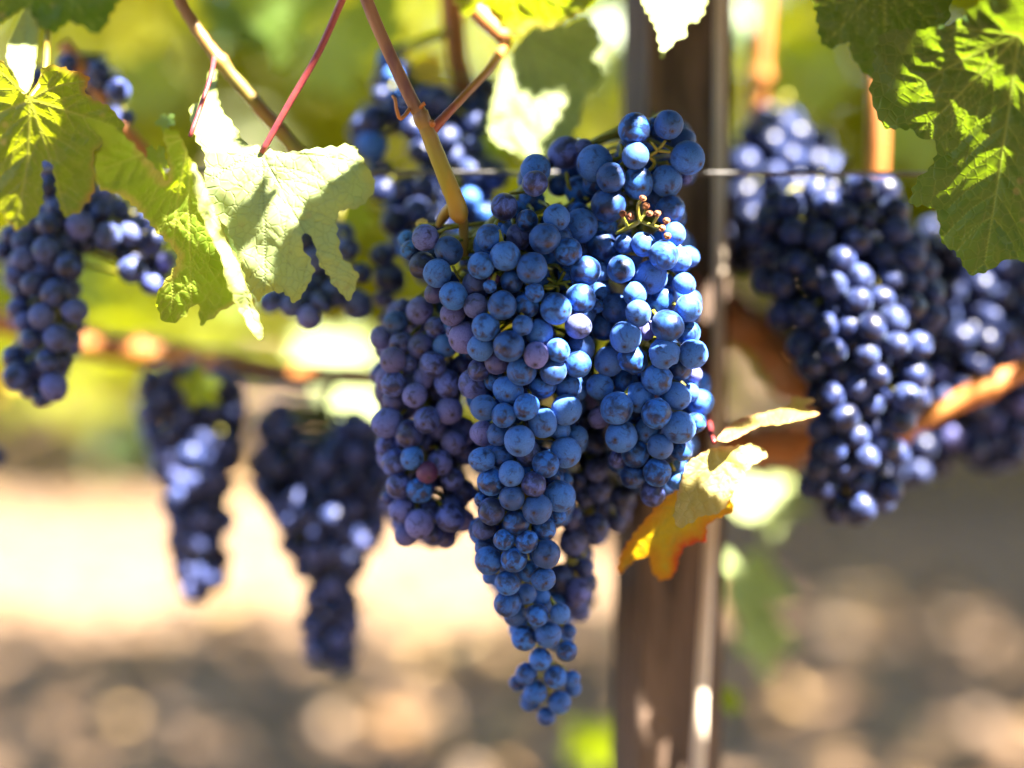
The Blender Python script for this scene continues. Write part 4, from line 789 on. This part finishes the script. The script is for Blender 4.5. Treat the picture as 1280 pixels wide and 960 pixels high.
def in_frame(c, size):
    x, y, d = proj(c)
    if d < .05: return False
    m = size/d*FPX+25
    return -m < x < 1280+m and -m < y < 960+m
shade_leaves = Foliage(); r0 = random.Random(12); NC = 0
# added leaves out of view along the sun rays, shading the fruit
for x0, x1, y0, y1, Ds, num, smin in ((420, 900, 60, 920, (.745, .76, .80), 3600, .014), (230, 480, 80, 430, (.745, .76), 2200, .010), (-80, 340, 60, 520, (.76, .80), 2000, .012), (1000, 1330, -60, 350, (.73, .75), 1600, .012),
        (430, 760, 0, 380, (.85,), 2600, .010), (860, 1330, 120, 660, (.84, .92), 3600, .014), (150, 500, 440, 840, (.98,), 900, .016), (760, 960, -100, 960, (.93, .96), 1800, .016), (-60, 480, 380, 490, (1.02,), 400, .02), (480, 760, -60, 100, (.8, .9), 700, .014)):
    for _ in range(num):
        px, py = r0.uniform(x0, x1), r0.uniform(y0, y1); D = r0.choice(Ds)
        s = r0.uniform(smin, .05); c = P(px, py, D)+SUN*r0.uniform(.20, .95)
        if c.y < .12 or c.z > 1.8 or in_frame(c, s) or blocks(c, s): continue
        shade_leaves.add(c, s, rand_rot(r0, SUN, .35), NC); NC += 1
    # small added leaves that close the shade in around the sun patches
    for _ in range(int(num*1.3)):
        px, py = r0.uniform(x0, x1), r0.uniform(y0, y1); D = r0.choice(Ds)
        s = r0.uniform(.008, .018); c = P(px, py, D)+SUN*r0.uniform(.20, .6)
        if c.y < .12 or c.z > 1.8 or in_frame(c, s) or blocks(c, s): continue
        shade_leaves.add(c, s, rand_rot(r0, SUN, .35), NC); NC += 1
# added upper canopy, out of view, that dapples the ground with shade
for _ in range(2900):
    x = r0.uniform(-1.4, 3.2) if _ % 3 == 0 else r0.uniform(-.3, 2.2); c = Vector((x, r0.uniform(.45, 2.15), r0.uniform(1.3, 2.35))); s = r0.uniform(.045, .07)
    if in_frame(c, s) or blocks(c, s): continue
    shade_leaves.add(c, s, rand_rot(r0, (.2, -.3, .8), .5), NC); NC += 1
for _ in range(800):  # added overhang that dims the front sky above the fruit
    c = Vector((r0.uniform(-.35, 1.2), r0.uniform(-.3, .6), r0.uniform(1.12, 2.1))); s = r0.uniform(.035, .06)
    if in_frame(c, s) or blocks(c, s): continue
    shade_leaves.add(c, s, rand_rot(r0, (.1, -.5, .7), .5), NC); NC += 1
print('canopy leaves', NC)
fo = shade_leaves.build('foliage', M_SHADE_FOL, vine); fo['kind'] = 'stuff'  # unseen leaf mass added to cast shade and leave sun patches

# ------------------------------------------------------------------ unseen tree added at right to throw shade on the ground behind the bunches
tr = empty('added_shade_tree', (3.1, 1.9, 0)); tag(tr, 'unseen leafy tree added at right to shade the ground', 'tree')
t = Tubes(); q = spline([(3.1, 1.9, -.1), (3.08, 1.93, .9), (3.0, 2.0, 1.8), (2.8, 2.2, 2.6), (2.6, 2.4, 3.2)], 5); t.add([tuple(p) for p in q], [.09-.0025*i for i in range(len(q))], 12, .08)
for e_ in ((2.0, 2.2, 3.1), (3.4, 2.7, 3.3), (2.6, 3.1, 3.2), (2.5, 1.8, 3.3)): t.add([(2.95, 2.05, 2.0), (2.8+.3*(e_[0]-2.8), 2.2+.3*(e_[1]-2.2), 2.6), e_], [.05, .035, .012], 8, .08)
t.build('trunk', M_TRUNK, tr, tr.location)
cr = Foliage()
for i in range(2200):
    while True:
        d = Vector((r0.uniform(-1, 1), r0.uniform(-1, 1), r0.uniform(-1, 1)))
        if d.length < 1: break
    c = Vector((2.6+d.x*.95, 2.55+d.y*.9, 3.15+d.z*.5)); s_ = r0.uniform(.06, .10)
    if not in_frame(c, s_) and not blocks(c, s_): cr.add(c, s_, rand_rot(r0, (0, 0, 1), .6), i)
cr.build('crown', M_SHADE_FOL, tr)

# ------------------------------------------------------------------ unseen vine row added behind the camera to block low sky and ground bounce
for k, x in enumerate((-4.8, -2.9, -1.0, .9, 2.8, 4.7)):
    vb = empty('grapevine', (x, -1.45, 0)); tag(vb, 'unseen vine added behind the camera to block the low sky', 'grapevine', 'added sky blocking vines behind the camera')
    t = Tubes(); q = spline([(x, -1.45, -.05), (x+.03, -1.43, .3), (x-.02, -1.46, .6), (x, -1.45, .95)], 5); t.add([tuple(p) for p in q], [.04]*len(q), 10, .12); t.build('trunk', M_TRUNK, vb, vb.location)
    fb = Foliage()
    for i in range(1100):
        c = (x+r0.uniform(-1.0, 1.0), -1.45+r0.uniform(-.35, .3), .15+2.0*r0.random()); fb.add(c, r0.uniform(.07, .11), rand_rot(r0, (.1, r0.choice((-.6, .6)), .6), .5), i)
    fb.build('foliage', M_SHADE_FOL, vb)

# ------------------------------------------------------------------ pale dry leaves added on the soil to make bright dapple spots
lt = Foliage(); r2 = random.Random(77)
for i in range(420):
    y = r2.uniform(1.8, 4.6); x = r2.uniform(-.36, .36)*y
    lt.add((x, y, r2.uniform(.018, .03)), r2.uniform(.018, .04), rand_rot(r2, (0, 0, 1), .3), i)
o = lt.build('added_leaf_litter', fol_mat('dapple_leaf', ((.20, .11, .045), (.34, .22, .10), (.42, .32, .18)), (.3, .18, .06), .2))
tag(o, 'pale tan leaves added on the soil as bright dapple spots', 'leaf litter', kind='stuff')
